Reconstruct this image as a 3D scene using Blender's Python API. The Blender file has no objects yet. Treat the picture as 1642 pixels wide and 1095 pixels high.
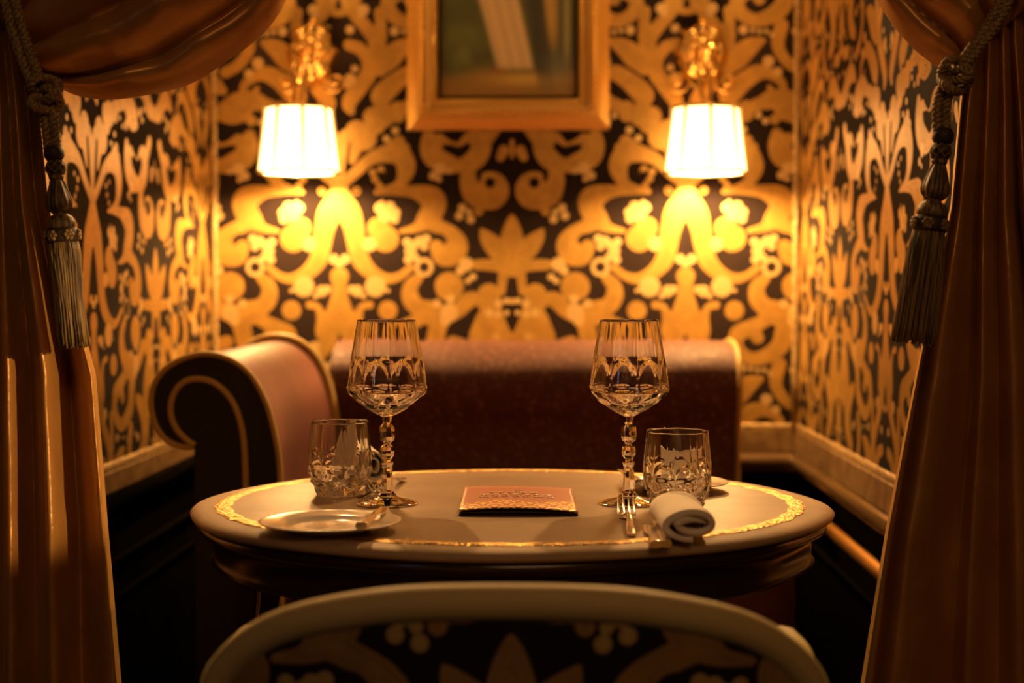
import bpy, math, random
import numpy as np
from mathutils import Vector, Matrix
random.seed(7)
RNG = np.random.default_rng(7)
PI = math.pi
scene = bpy.context.scene
COL = scene.collection

# ------------------------------------------------------------------ camera
F = 2357.0                       # focal length in pixels of the 1642 px wide frame
YAW = math.atan(59.0 / F)
PITCH = math.atan(82.5 / F)
CAM = Vector((0, 0, 1.034))
cam_data = bpy.data.cameras.new('camera')
cam = bpy.data.objects.new('camera', cam_data)
COL.objects.link(cam)
cam.location = CAM
cam.rotation_euler = (PI / 2 - PITCH, 0, YAW)
cam_data.sensor_width = 36
cam_data.lens = 36 * F / 1642
cam_data.clip_start = 0.05
cam_data.dof.use_dof = True
cam_data.dof.focus_distance = 1.93
cam_data.dof.aperture_fstop = 2.8
scene.camera = cam
RM = cam.rotation_euler.to_matrix()

def ray(px, py):
    return RM @ Vector(((px - 821.0) / F, -(py - 547.5) / F, -1.0))
def at(px, py, Y):               # point seen at (px, py) at world depth y = Y
    d = ray(px, py)
    return CAM + d * (Y / d.y)
def onz(px, py, z):              # point seen at (px, py) on the height z
    d = ray(px, py)
    return CAM + d * ((z - CAM.z) / d.z)

# ------------------------------------------------------------------ world, lights, exposure
w = bpy.data.worlds.new('world'); scene.world = w
w.use_nodes = True
w.node_tree.nodes['Background'].inputs[0].default_value = (1.0, 0.55, 0.25, 1)
w.node_tree.nodes['Background'].inputs[1].default_value = 0.004
vs = scene.view_settings
vs.view_transform = 'Standard'; vs.look = 'None'; vs.gamma = 1.0; vs.exposure = 0.0
vs.use_curve_mapping = False
scene.cycles.use_denoising = True
scene.cycles.max_bounces = 14
scene.cycles.transmission_bounces = 14
scene.cycles.glossy_bounces = 6
scene.cycles.diffuse_bounces = 4
scene.cycles.transparent_max_bounces = 16
scene.cycles.caustics_reflective = True
scene.cycles.caustics_refractive = True
scene.cycles.blur_glossy = 0.3
scene.cycles.sample_clamp_indirect = 4.0

def light(name, typ, loc, energy, color, size=0.1, rot=(0, 0, 0), size_y=None, spread=None):
    l = bpy.data.lights.new(name, typ); l.energy = energy; l.color = color
    if typ == 'AREA':
        l.size = size
        if size_y: l.shape = 'RECTANGLE'; l.size_y = size_y
        if spread: l.spread = spread
    else:
        l.shadow_soft_size = size
    o = bpy.data.objects.new(name, l); o.location = loc; o.rotation_euler = rot
    COL.objects.link(o); return o
WARM = (1.0, 0.55, 0.18)
# the restaurant's own lighting in the room behind the camera, and a narrow far window
light('restaurant_ceiling_light', 'AREA', (0.5, -0.9, 2.5), 11, (1.0, 0.50, 0.18), 1.2, (math.radians(38), 0, math.radians(6)), 0.8)
light('booth_ceiling_light', 'AREA', (-0.09, 2.3, 2.38), 1.6, (1.0, 0.50, 0.18), 0.4, (0, 0, 0))
# two small unseen downlights added over the sconces to cast the glass shadows
for nm, x in (('added_downlight_left', -0.64), ('added_downlight_right', 0.46)):
    light(nm + '_glow', 'POINT', (x, 3.42, 2.06), 5.0, (1.0, 0.52, 0.17), 0.04)
    src = Vector((x, 3.34, 2.10)); sp = light(nm, 'SPOT', src, 100, (1.0, 0.53, 0.19), 0.022)
    sp.data.spot_size = math.radians(62); sp.data.spot_blend = .5
    sp.rotation_euler = (Vector((-.05, 1.8, .75)) - src).to_track_quat('-Z', 'Y').to_euler()
src = Vector((1.35, .85, 1.28)); sp = light('added_curtain_spot', 'SPOT', src, 150, (1.0, 0.60, 0.25), 0.012)  # invented spot out of view, added to light the left curtain's folds
sp.data.spot_size = math.radians(11); sp.data.spot_blend = .35
sp.rotation_euler = (Vector((-.66, 1.82, .90)) - src).to_track_quat('-Z', 'Y').to_euler()
light('far_window_light', 'AREA', (-2.1, -1.2, 1.7), 0.9, (0.6, 0.75, 1.0), 0.12, (math.radians(80), 0, math.radians(-58)), 0.8)

# ------------------------------------------------------------------ helpers
def tag(o, label=None, cat=None, group=None, kind=None):
    if label: o['label'] = label
    if cat: o['category'] = cat
    if group: o['group'] = group
    if kind: o['kind'] = kind
    return o
def empty(name, loc=(0, 0, 0), rz=0, label=None, cat=None, group=None):
    o = bpy.data.objects.new(name, None); COL.objects.link(o)
    o.location = loc; o.rotation_euler = (0, 0, rz); o.empty_display_size = 0.05
    return tag(o, label, cat, group)
def link_mesh(name, me, mat, parent=None):
    o = bpy.data.objects.new(name, me); COL.objects.link(o)
    if mat: me.materials.append(mat)
    if parent: o.parent = parent
    return o
class MB:
    """collects geometry of ONE part"""
    def __init__(s): s.v = []; s.f = []; s.sm = []; s.n = 0
    def add(s, V, Fc, smooth=True):
        V = np.asarray(V, float).reshape(-1, 3)
        s.v.append(V); s.f += [tuple(int(i) + s.n for i in f) for f in Fc]
        s.sm += [smooth] * len(Fc); s.n += len(V); return s
    def grid(s, P, cu=False, cv=False, smooth=True, flip=False):
        nu, nv = P.shape[:2]
        a = np.arange(nu * nv).reshape(nu, nv)
        iu = np.arange(nu if cu else nu - 1); iv = np.arange(nv if cv else nv - 1)
        A = a[np.ix_(iu, iv)]; B = a[np.ix_((iu + 1) % nu, iv)]
        Cc = a[np.ix_((iu + 1) % nu, (iv + 1) % nv)]; D = a[np.ix_(iu, (iv + 1) % nv)]
        q = np.stack([A, B, Cc, D], -1).reshape(-1, 4)
        if flip: q = q[:, ::-1]
        return s.add(P.reshape(-1, 3), q.tolist(), smooth)
    def box(s, x0, x1, y0, y1, z0, z1, bev=0.0, smooth=False):
        if bev <= 0:
            V = [(x, y, z) for x in (x0, x1) for y in (y0, y1) for z in (z0, z1)]
            return s.add(V, [(0, 1, 3, 2), (4, 6, 7, 5), (0, 4, 5, 1), (2, 3, 7, 6), (0, 2, 6, 4), (1, 5, 7, 3)], smooth)
        import bmesh
        bm = bmesh.new(); bmesh.ops.create_cube(bm, size=1)
        for v in bm.verts:
            v.co = Vector(((x0 + x1) / 2 + v.co.x * (x1 - x0), (y0 + y1) / 2 + v.co.y * (y1 - y0), (z0 + z1) / 2 + v.co.z * (z1 - z0)))
        bmesh.ops.bevel(bm, geom=bm.edges[:] + bm.verts[:], offset=bev, segments=4, profile=0.5, affect='EDGES')
        bm.verts.index_update()
        s.add([v.co[:] for v in bm.verts], [[v.index for v in f.verts] for f in bm.faces], True); bm.free(); return s
    def lathe(s, prof, n=48, c=(0, 0, 0), smooth=True):
        t = np.linspace(0, 2 * PI, n, endpoint=False); pr = np.array(prof, float)
        P = np.zeros((len(pr), n, 3))
        P[..., 0] = c[0] + pr[:, :1] * np.cos(t); P[..., 1] = c[1] + pr[:, :1] * np.sin(t); P[..., 2] = c[2] + pr[:, 1:2]
        return s.grid(P, cv=True, smooth=smooth, flip=True)
    def tube(s, pts, rad, n=10, closed=False, smooth=True, caps=True):
        pts = np.asarray(pts, float); m = len(pts)
        rad = np.broadcast_to(np.asarray(rad, float), (m,)) if np.ndim(rad) < 2 else np.asarray(rad)
        T = np.roll(pts, -1, 0) - np.roll(pts, 1, 0) if closed else np.gradient(pts, axis=0)
        T /= np.linalg.norm(T, axis=1, keepdims=True) + 1e-12
        up = np.array([0, 0, 1.0]) if abs(T[0, 2]) < .9 else np.array([0, 1.0, 0])
        N = np.zeros_like(T); nrm = np.cross(T[0], up); nrm /= np.linalg.norm(nrm)
        for i in range(m):
            nrm = nrm - T[i] * np.dot(nrm, T[i]); nrm /= np.linalg.norm(nrm) + 1e-12; N[i] = nrm
        B = np.cross(T, N); th = np.linspace(0, 2 * PI, n, endpoint=False)
        P = pts[:, None, :] + rad[:, None, None] * (N[:, None, :] * np.cos(th)[None, :, None] + B[:, None, :] * np.sin(th)[None, :, None])
        k = s.n; s.grid(P, cu=closed, cv=True, smooth=smooth)
        if not closed and caps:
            s.f.append(tuple(k + i for i in range(n))); s.f.append(tuple(k + (m - 1) * n + i for i in reversed(range(n)))); s.sm += [False, False]
        return s
    def sphere(s, c, r, n=12, sc=(1, 1, 1)):
        ph = np.linspace(0.001, PI - 0.001, n); th = np.linspace(0, 2 * PI, 2 * n, endpoint=False)
        P = np.zeros((n, 2 * n, 3))
        P[..., 0] = c[0] + r * sc[0] * np.sin(ph)[:, None] * np.cos(th); P[..., 1] = c[1] + r * sc[1] * np.sin(ph)[:, None] * np.sin(th)
        P[..., 2] = c[2] + r * sc[2] * np.cos(ph)[:, None] * np.ones(2 * n)
        return s.grid(P, cv=True)
    def build(s, name, mat, parent=None, **attrs):
        me = bpy.data.meshes.new(name)
        V = np.concatenate(s.v); me.from_pydata(V.tolist(), [], s.f); me.update()
        me.polygons.foreach_set('use_smooth', s.sm)
        for k, a in attrs.items():
            at_ = me.attributes.new(k, 'FLOAT', 'POINT'); at_.data.foreach_set('value', np.asarray(a, np.float32).ravel())
        return link_mesh(name, me, mat, parent)
def fast_grid(name, P, mat, parent=None, **attrs):
    nu, nv = P.shape[:2]; me = bpy.data.meshes.new(name)
    me.vertices.add(nu * nv); me.vertices.foreach_set('co', P.astype(np.float32).ravel())
    a = np.arange(nu * nv, dtype=np.int32).reshape(nu, nv)
    q = np.stack([a[:-1, :-1], a[1:, :-1], a[1:, 1:], a[:-1, 1:]], -1).reshape(-1)
    nf = len(q) // 4
    me.loops.add(nf * 4); me.loops.foreach_set('vertex_index', q)
    me.polygons.add(nf); me.polygons.foreach_set('loop_start', np.arange(nf, dtype=np.int32) * 4)
    me.polygons.foreach_set('loop_total', np.full(nf, 4, np.int32))
    me.update(calc_edges=True); me.polygons.foreach_set('use_smooth', np.ones(nf, bool))
    for k, v in attrs.items():
        if v.ndim == 3:
            c = me.attributes.new(k, 'FLOAT_COLOR', 'POINT')
            cc = np.concatenate([v.reshape(-1, 3), np.ones((nu * nv, 1))], 1); c.data.foreach_set('color', cc.astype(np.float32).ravel())
        else:
            c = me.attributes.new(k, 'FLOAT', 'POINT'); c.data.foreach_set('value', v.astype(np.float32).ravel())
    return link_mesh(name, me, mat, parent)
def copy_tree(o, parent=None):
    c = o.copy(); COL.objects.link(c); c.parent = parent
    for ch in [x for x in COL.objects if x.parent == o]: copy_tree(ch, c)
    return c
def spline(pts, n):
    """Catmull-Rom through pts (any dimension), n samples"""
    p = np.asarray(pts, float)
    if len(p) == 1: return p
    q = np.vstack([2 * p[0] - p[1], p, 2 * p[-1] - p[-2]])
    t = np.linspace(0, len(p) - 1 - 1e-9, n); i = t.astype(int); f = (t - i)[:, None]
    a, b, c, d = q[i], q[i + 1], q[i + 2], q[i + 3]
    return .5 * ((2 * b) + (-a + c) * f + (2 * a - 5 * b + 4 * c - d) * f ** 2 + (-a + 3 * b - 3 * c + d) * f ** 3)

# ------------------------------------------------------------------ materials
def mat(name, base=(0.5, 0.5, 0.5), rough=0.5, metal=0.0, **kw):
    m = bpy.data.materials.new(name); m.use_nodes = True
    b = m.node_tree.nodes['Principled BSDF']
    b.inputs['Base Color'].default_value = (*base, 1); b.inputs['Roughness'].default_value = rough; b.inputs['Metallic'].default_value = metal
    for k, v in kw.items():
        k = k.replace('_', ' ')
        b.inputs[k].default_value = v
    return m
class NT:
    def __init__(s, m): s.nt = m.node_tree; s.b = s.nt.nodes['Principled BSDF']
    def n(s, t, **kw):
        x = s.nt.nodes.new(t)
        for k, v in kw.items():
            if hasattr(x, k): setattr(x, k, v)
            else: x.inputs[k].default_value = v
        return x
    def l(s, a, b): s.nt.links.new(a, b)
    def math(s, op, a, b=None, c=None):
        x = s.nt.nodes.new('ShaderNodeMath'); x.operation = op
        for i, v in enumerate((a, b, c)):
            if v is None: continue
            if isinstance(v, (int, float)): x.inputs[i].default_value = v
            else: s.l(v, x.inputs[i])
        return x.outputs[0]
    def mix(s, f, a, b):
        x = s.nt.nodes.new('ShaderNodeMix'); x.data_type = 'RGBA'
        for i, v in ((0, f), (6, a), (7, b)):
            if isinstance(v, (int, float)): x.inputs[i].default_value = v
            elif isinstance(v, tuple): x.inputs[i].default_value = (*v, 1)
            else: s.l(v, x.inputs[i])
        return x.outputs[2]
    def step(s, v, lo, hi):
        x = s.nt.nodes.new('ShaderNodeMapRange'); x.interpolation_type = 'SMOOTHSTEP'
        s.l(v, x.inputs[0]); x.inputs[1].default_value = lo; x.inputs[2].default_value = hi; return x.outputs[0]
    def obj(s): return s.n('ShaderNodeTexCoord').outputs['Object']
    def noise(s, scale, detail=3, vec=None, rough=.5):
        x = s.n('ShaderNodeTexNoise'); x.inputs['Scale'].default_value = scale; x.inputs['Detail'].default_value = detail; x.inputs['Roughness'].default_value = rough
        s.l(vec if vec else s.obj(), x.inputs['Vector']); return x.outputs['Fac']
    def bump(s, h, strength=.3, dist=.001):
        x = s.n('ShaderNodeBump'); x.inputs['Strength'].default_value = strength; x.inputs['Distance'].default_value = dist
        s.l(h, x.inputs['Height']); s.l(x.outputs[0], s.b.inputs['Normal']); return x
    def scalev(s, sx, sy, sz):
        x = s.n('ShaderNodeMapping'); x.inputs['Scale'].default_value = (sx, sy, sz); s.l(s.obj(), x.inputs['Vector']); return x.outputs[0]

def damask_material(name, ground, gold, cream, metal=.55, rough=.40, line_scale=420):
    m = mat(name, rough=rough); t = NT(m)
    g = t.n('ShaderNodeAttribute', attribute_name='gold').outputs['Fac']
    c = t.n('ShaderNodeAttribute', attribute_name='cream').outputs['Fac']
    gm = t.step(g, 0.3, -1.3); cm = t.step(c, -0.3, -1.8)
    spec = t.math('ADD', t.math('MULTIPLY', t.math('MAXIMUM', gm, cm), .45), .05); t.l(spec, t.b.inputs['Specular IOR Level'])
    t.l(t.math('SUBTRACT', .8, t.math('MULTIPLY', t.math('MAXIMUM', gm, cm), .8 - rough)), t.b.inputs['Roughness'])
    # engraved contour lines inside the motifs, woven threads over all
    wav = t.math('SINE', t.math('MULTIPLY', g, 0.85))
    hatch = t.math('MULTIPLY', t.step(wav, .35, .95), .16)
    nz = t.noise(26, 3)
    tone = t.math('SUBTRACT', 1.0, hatch)
    gcol = t.mix(t.step(nz, .35, .7), tuple(x * .80 for x in gold), gold)
    gv = t.n('ShaderNodeMix', data_type='RGBA', blend_type='MULTIPLY'); gv.inputs[0].default_value = 1
    t.l(gcol, gv.inputs[6])
    cmb = t.n('ShaderNodeCombineColor'); t.l(tone, cmb.inputs[0]); t.l(tone, cmb.inputs[1]); t.l(tone, cmb.inputs[2]); t.l(cmb.outputs[0], gv.inputs[7])
    col = t.mix(gm, ground, gv.outputs[2])
    wav2 = t.step(t.math('SINE', t.math('MULTIPLY', c, 1.3)), -.2, .8)
    ccol = t.mix(t.math('MULTIPLY', wav2, .45), cream, gold)
    col = t.mix(cm, col, ccol); t.l(col, t.b.inputs['Base Color'])
    any_ = t.math('MAXIMUM', gm, cm)
    t.l(t.math('MULTIPLY', any_, metal), t.b.inputs['Metallic'])
    th = t.noise(line_scale, 2, t.scalev(1, 1, .15))
    h = t.math('ADD', t.math('MULTIPLY', any_, 1.0), t.math('MULTIPLY', th, .35))
    t.bump(h, .35, .0012)
    return m
GOLD = (0.66, 0.375, 0.085); CREAM = (0.80, 0.56, 0.24)
M = {}
M['paper'] = damask_material('damask_wallpaper', (0.016, 0.010, 0.009), GOLD, CREAM)
M['chair_fabric'] = damask_material('damask_chair_fabric', (0.014, 0.010, 0.008), (0.30, 0.165, 0.045), (0.42, 0.29, 0.10), .15, .6)
def glassm(name, color=(1, 1, 1), rough=0.0):
    m = mat(name, color, rough); b = m.node_tree.nodes['Principled BSDF']
    b.inputs['Transmission Weight'].default_value = 1; b.inputs['IOR'].default_value = 1.5; return m
M['glass'] = glassm('crystal_glass', (0.995, 0.99, 0.98))
M['black'] = mat('black_lacquer_panel', (0.004, 0.0035, 0.003), .6, Specular_IOR_Level=.0)
def brass(name, c, rough, sc=60, st=.2):
    m = mat(name, c, rough, 1.0); t = NT(m); t.bump(t.noise(sc, 4), st, .001); return m
M['brass'] = brass('polished_brass', (0.88, 0.60, 0.20), .24)
M['old_brass'] = brass('aged_brass', (0.62, 0.39, 0.12), .34)
M['gilt'] = brass('gilded_wood', (0.82, 0.53, 0.15), .34, 90, .5); M['gilt'].node_tree.nodes['Principled BSDF'].inputs['Metallic'].default_value = .75
M['gilt_dark'] = brass('worn_gilt', (0.42, 0.20, 0.045), .5, 60, .4)
M['steel'] = mat('polished_cutlery_steel', (0.72, 0.66, 0.58), .16, 1.0)
def cloth(name, c, rough, sheen, thread=500, aniso=0, c2=None, metal=0):
    m = mat(name, c, rough); t = NT(m); b = t.b
    b.inputs['Sheen Weight'].default_value = sheen; b.inputs['Sheen Roughness'].default_value = .35
    b.inputs['Metallic'].default_value = metal
    b.inputs['Sheen Tint'].default_value = (min(1, c[0] * 2.2 + .25), min(1, c[1] * 2.2 + .12), min(1, c[2] * 2.2 + .08), 1)
    if c2:
        t.l(t.mix(t.step(t.noise(9, 4), .35, .65), c, c2), b.inputs['Base Color'])
    n1 = t.noise(thread, 2, t.scalev(.12, .12, 1)); n2 = t.noise(thread * .09, 3)
    t.bump(t.math('ADD', n1, t.math('MULTIPLY', n2, 1.5)), .14, .0003)
    return m
M['silk'] = cloth('copper_taffeta', (0.54, 0.27, 0.07), .36, .2, 600, c2=(0.46, 0.20, 0.045), metal=.3)
M['lining'] = M['silk']
t = NT(M['silk'])
def wr(sx, sy, sz, sc):
    x = t.noise(sc, 2, t.scalev(sx, sy, sz)); return t.math('ABSOLUTE', t.math('SUBTRACT', x, .5))
hh = t.math('ADD', t.math('MULTIPLY', wr(1, 1, .35, 8), 1.0), t.math('MULTIPLY', wr(1, 1, 1.8, 20), .22))
old = t.b.inputs['Normal'].links[0].from_node
bp = t.n('ShaderNodeBump'); bp.inputs['Strength'].default_value = .55; bp.inputs['Distance'].default_value = .016
t.l(hh, bp.inputs['Height']); t.l(bp.outputs[0], old.inputs['Normal'])
M['velvet'] = cloth('aubergine_velvet', (0.135, 0.042, 0.034), .50, .30, 300, c2=(0.095, 0.026, 0.022))
M['velvet_back'] = cloth('aubergine_boucle', (0.12, 0.04, 0.028), .62, .2, 300)
t = NT(M['velvet_back']); nz = t.noise(95, 4, rough=.75)
t.l(t.mix(t.step(nz, .54, .68), (0.085, 0.027, 0.020), (0.34, 0.15, 0.07)), t.b.inputs['Base Color']); t.l(t.math('SUBTRACT', .72, t.math('MULTIPLY', t.step(nz, .54, .68), .35)), t.b.inputs['Roughness'])
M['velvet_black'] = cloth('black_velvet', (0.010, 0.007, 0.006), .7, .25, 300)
M['piping'] = cloth('gold_piping', (0.50, 0.33, 0.09), .5, .2, 900)
M['linen'] = cloth('white_linen', (0.82, 0.74, 0.62), .85, .0, 900)
M['rim'] = cloth('cream_velvet', (0.50, 0.37, 0.16), .6, .5, 500)
M['wood'] = mat('dark_polished_wood', (0.028, 0.013, 0.007), .22)
M['porcelain'] = mat('glazed_porcelain', (0.78, 0.70, 0.58), .12)
M['cord'] = cloth('olive_gold_cord', (0.25, 0.155, 0.045), .55, .2, 700)
M['cord_dark'] = cloth('dark_silk_cord', (0.035, 0.02, 0.012), .6, .2, 700)
M['tassel'] = cloth('khaki_silk_fringe', (0.27, 0.18, 0.07), .5, .3, 900)
for nm, a_, b_ in (('tassel', (0.26, 0.155, 0.05), (0.06, 0.032, 0.012)), ('cord', (0.36, 0.23, 0.075), (0.15, 0.085, 0.03))):
    t = NT(M[nm]); sc_ = (1, 1, .04) if nm == 'tassel' else (1, 1, 1)
    t.l(t.mix(t.step(t.noise(260 if nm == 'tassel' else 330, 2, t.scalev(*sc_)), .42, .6), a_, b_), t.b.inputs['Base Color'])
M['floor'] = mat('dark_floorboards', (0.02, 0.012, 0.008), .5)
t = NT(M['floor']); wv = t.n('ShaderNodeTexBrick'); t.l(t.obj(), wv.inputs['Vector']); wv.inputs['Scale'].default_value = 3
wv.inputs['Color1'].default_value = (.022, .012, .007, 1); wv.inputs['Color2'].default_value = (.03, .017, .01, 1); wv.inputs['Mortar'].default_value = (.004, .003, .002, 1); wv.inputs['Mortar Size'].default_value = .006
t.l(wv.outputs[0], t.b.inputs['Base Color'])
M['ceiling'] = mat('dark_plaster_ceiling', (0.05, 0.03, 0.02), .8)

# ------------------------------------------------------------------ damask motif field (signed distance, in pattern units; 1 unit = 1.57 mm)
HALF, VPER, UNIT = 277.5, 538.0, 3.7 / F
def Z3(p): return [(x / 5.473 - 13.5, 180 + y / 5.473, r / 5.473) for x, y, r in p]
def Z4(p): return [(x / 5.473 - 13.5, 370 + y / 5.473, r / 5.473) for x, y, r in p]
def Z5(p): return [(abs(x - 700) / 5.473, y / 5.473, r / 5.473) for x, y, r in p]
GS, DS, CS = [], [], []           # gold strokes, cut-outs, cream strokes
G = lambda p: GS.append(p)
D = lambda p: DS.append(p)
C1 = lambda ps: CS.extend([[q] for q in ps])
G1 = lambda ps: GS.extend([[q] for q in ps])
G(Z3([(80, 650, 45), (220, 530, 50), (340, 420, 55), (470, 370, 75), (590, 370, 100), (650, 470, 98), (630, 570, 75), (560, 660, 45), (400, 700, 22)]))
D(Z3([(530, 500, 52), (530, 570, 50), (480, 600, 40)]))
G1(Z3([(370, 530, 34), (390, 590, 32), (500, 515, 38), (505, 590, 36), (430, 640, 34), (440, 500, 30), (600, 260, 55), (550, 300, 60), (650, 320, 50)]))
C1(Z3([(570, 165, 38), (490, 235, 36)]))
G1(Z3([(230, 170, 100), (400, 110, 88), (300, 230, 110), (480, 50, 85), (590, 30, 70)]))
G(Z3([(250, 250, 70), (220, 340, 50), (190, 430, 30)]))
G(Z3([(130, 200, 50), (90, 330, 60), (70, 480, 60), (60, 620, 50)]))
G(Z3([(400, 700, 22), (560, 690, 38), (740, 700, 60), (890, 760, 108), (900, 850, 105), (850, 930, 90), (760, 1010, 45), (620, 1045, 22)]))
G(Z3([(850, 960, 70), (960, 1010, 65), (1060, 1080, 80), (1110, 1160, 95), (1070, 1240, 105), (980, 1260, 85), (930, 1180, 60)]))
D(Z4([(900, 35, 14), (970, 45, 14), (1015, 85, 12)]))
C1(Z4([(840, 70, 42), (820, 140, 40), (780, 90, 45), (740, 120, 42), (670, 100, 42), (700, 180, 55), (680, 255, 42), (745, 235, 38)]))
C1(Z3([(430, 840, 52), (520, 830, 52), (570, 880, 46), (480, 900, 66), (560, 935, 46), (450, 790, 25)]))
G(Z3([(75, 700, 80), (75, 800, 130), (160, 890, 105), (200, 1010, 90), (225, 1140, 85), (260, 1290, 80), (350, 1400, 66), (480, 1460, 48), (600, 1440, 38), (700, 1365, 34)]))
D(Z3([(75, 1030, 12), (75, 1090, 36), (75, 1180, 60), (80, 1230, 66)]))
G1(Z4([(480, 70, 118), (420, -20, 100)]))
C1(Z4([(340, 120, 66)]))
G1(Z3([(225, 690, 38)])); D(Z3([(225, 690, 16)]))
C1(Z4([(390, 490, 96), (500, 525, 24)]))
G(Z4([(80, 400, 78), (80, 480, 56), (80, 600, 75), (75, 700, 110), (75, 850, 165), (75, 920, 160)]))
G(Z4([(150, 930, 80), (230, 900, 60), (235, 760, 45), (270, 670, 32), (340, 650, 36)]))
D(Z4([(75, 915, 6), (75, 990, 26)]))
C1(Z4([(230, 530, 55), (180, 515, 40), (285, 575, 28), (30, 250, 46), (125, 250, 46), (80, 285, 40)]))
G1(Z4([(500, 700, 86)]))
C1(Z4([(820, 320, 88)])); 
G(Z4([(770, 410, 45), (700, 490, 65), (700, 590, 78), (760, 670, 80), (850, 720, 108), (950, 740, 100), (940, 850, 80), (930, 980, 65)]))
G(Z4([(760, 790, 60), (640, 850, 70), (540, 900, 75), (500, 980, 60)]))
G1(Z4([(1040, 490, 128)]))
C1(Z4([(1050, 600, 46), (930, 640, 42), (1040, 720, 82), (1010, 785, 55)]))
G(Z4([(1060, 730, 70), (1140, 680, 70), (1210, 610, 72), (1300, 600, 60), (1390, 640, 90)]))
G(Z4([(1390, 560, 98), (1410, 700, 95), (1400, 820, 140), (1400, 950, 190)]))
C1(Z4([(1470, 640, 42), (1390, 720, 46), (1470, 735, 38), (1540, 615, 34), (1590, 620, 30), (1545, 720, 30)]))
G(Z3([(1590, 900, 8), (1590, 960, 45), (1590, 1060, 85), (1590, 1200, 115), (1590, 1320, 115), (1590, 1390, 60)]))
G(Z3([(1325, 1030, 14), (1370, 1100, 60), (1440, 1180, 88), (1510, 1250, 85)]))
G(Z4([(1540, 280, 70), (1515, 400, 45), (1500, 530, 38)]))
G(Z4([(1490, 315, 50), (1380, 300, 52), (1280, 300, 46)]))
C1(Z4([(1190, 295, 66), (1140, 350, 46), (1250, 405, 36), (1205, 440, 32)])); D(Z4([(1245, 352, 24)]))
G(Z3([(860, 200, 50), (880, 300, 95), (910, 390, 100), (1010, 450, 90), (1130, 470, 64), (1250, 430, 88), (1320, 330, 90), (1300, 250, 85), (1210, 225, 45), (1130, 285, 22), (1050, 270, 20), (960, 240, 50)]))
C1(Z3([(960, 500, 58), (900, 560, 42), (950, 590, 32), (1040, 520, 30)]))
G(Z3([(1220, 480, 60), (1210, 600, 78), (1250, 720, 90), (1340, 760, 100)]))
G1(Z3([(1400, 690, 168), (1300, 870, 42)])); D(Z3([(1400, 622, 46)])); D(Z3([(1300, 540, 26), (1305, 600, 14)]))
C1(Z3([(1155, 840, 42), (1130, 910, 42), (1230, 940, 42), (1215, 875, 34)]))
G(Z3([(1520, 340, 48), (1490, 400, 38)])); G(Z3([(1450, 130, 60), (1380, 230, 60)])); G(Z3([(1590, 260, 20), (1590, 400, 14)]))
# upper band
G(Z3([(700, -60, 50), (820, -100, 80), (960, -80, 95), (1090, -30, 60)]))
G(Z3([(900, 20, 60), (1010, 60, 50), (1120, 40, 40)]))
C1(Z3([(700, 40, 34), (760, 90, 34), (1200, -60, 50), (1260, -10, 40), (1300, -90, 40)]))
G(Z5([(600, 30, 85), (530, 160, 62), (440, 270, 60), (370, 370, 72), (350, 490, 92), (330, 560, 95)]))
G(Z5([(340, 120, 48), (330, 220, 50), (345, 340, 70)]))
G(Z5([(70, 370, 25), (150, 420, 55), (250, 500, 82), (340, 590, 90)]))
G(Z5([(60, 640, 40), (160, 690, 70), (280, 790, 90), (360, 850, 60), (350, 930, 34), (340, 990, 26)]))
G(Z5([(440, 680, 66), (540, 800, 74), (610, 910, 64), (590, 985, 32)]))
G(Z5([(610, 400, 50), (510, 440, 56), (455, 540, 46), (460, 640, 46), (510, 710, 44)]))
C1(Z5([(560, 610, 38), (600, 700, 56), (630, 750, 36), (480, 100, 55), (500, 140, 36), (600, 270, 44)]))
G1(Z5([(180, 970, 78), (280, 1000, 78), (400, 1030, 88), (90, 930, 56)]))
G(Z5([(1130, 50, 60), (1180, 150, 62), (1290, 205, 60), (1420, 170, 70), (1530, 80, 80), (1560, -50, 80)]))
G(Z5([(1330, 20, 55), (1280, -60, 60), (1180, -40, 60)]))
C1(Z5([(1190, 285, 46), (1270, 290, 28), (1330, 300, 28), (1390, 300, 28), (1440, 330, 28)]))
G(Z5([(1520, 250, 62), (1490, 380, 60), (1510, 480, 52), (1590, 580, 50), (1700, 640, 50)]))
G(Z5([(1360, 380, 30), (1250, 430, 78), (1150, 520, 98), (1080, 580, 80)]))
C1(Z5([(1410, 560, 56), (1490, 650, 46), (1700, 330, 46), (1640, 300, 36)]))
G(Z5([(1110, 880, 45), (1180, 780, 60), (1250, 690, 78), (1350, 650, 66), (1450, 680, 46), (1530, 750, 38), (1530, 825, 34), (1450, 840, 34), (1420, 780, 24)]))
G1(Z5([(1230, 960, 58), (1320, 950, 50), (1400, 930, 50), (1480, 950, 44), (1560, 970, 34), (1470, 1060, 48)]))
G(Z5([(1700, 60, 60), (1820, 140, 90), (1900, 260, 110), (1860, 400, 90), (1760, 470, 60)]))
G(Z5([(2218, 60, 90), (2218, 200, 60), (2218, 330, 100), (2218, 480, 50), (2100, 560, 60), (1980, 560, 60)]))
G(Z5([(1720, 800, 40), (1820, 740, 80), (1960, 760, 90), (2080, 860, 90), (2218, 900, 60)]))
G(Z5([(2030, 60, 40), (2080, 140, 50), (2060, 240, 30)]))
C1(Z5([(1800, 620, 40), (1880, 640, 40), (1840, 570, 34), (2110, 400, 40), (2050, 450, 34), (2120, 700, 40), (2080, 10, 30)]))

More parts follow.
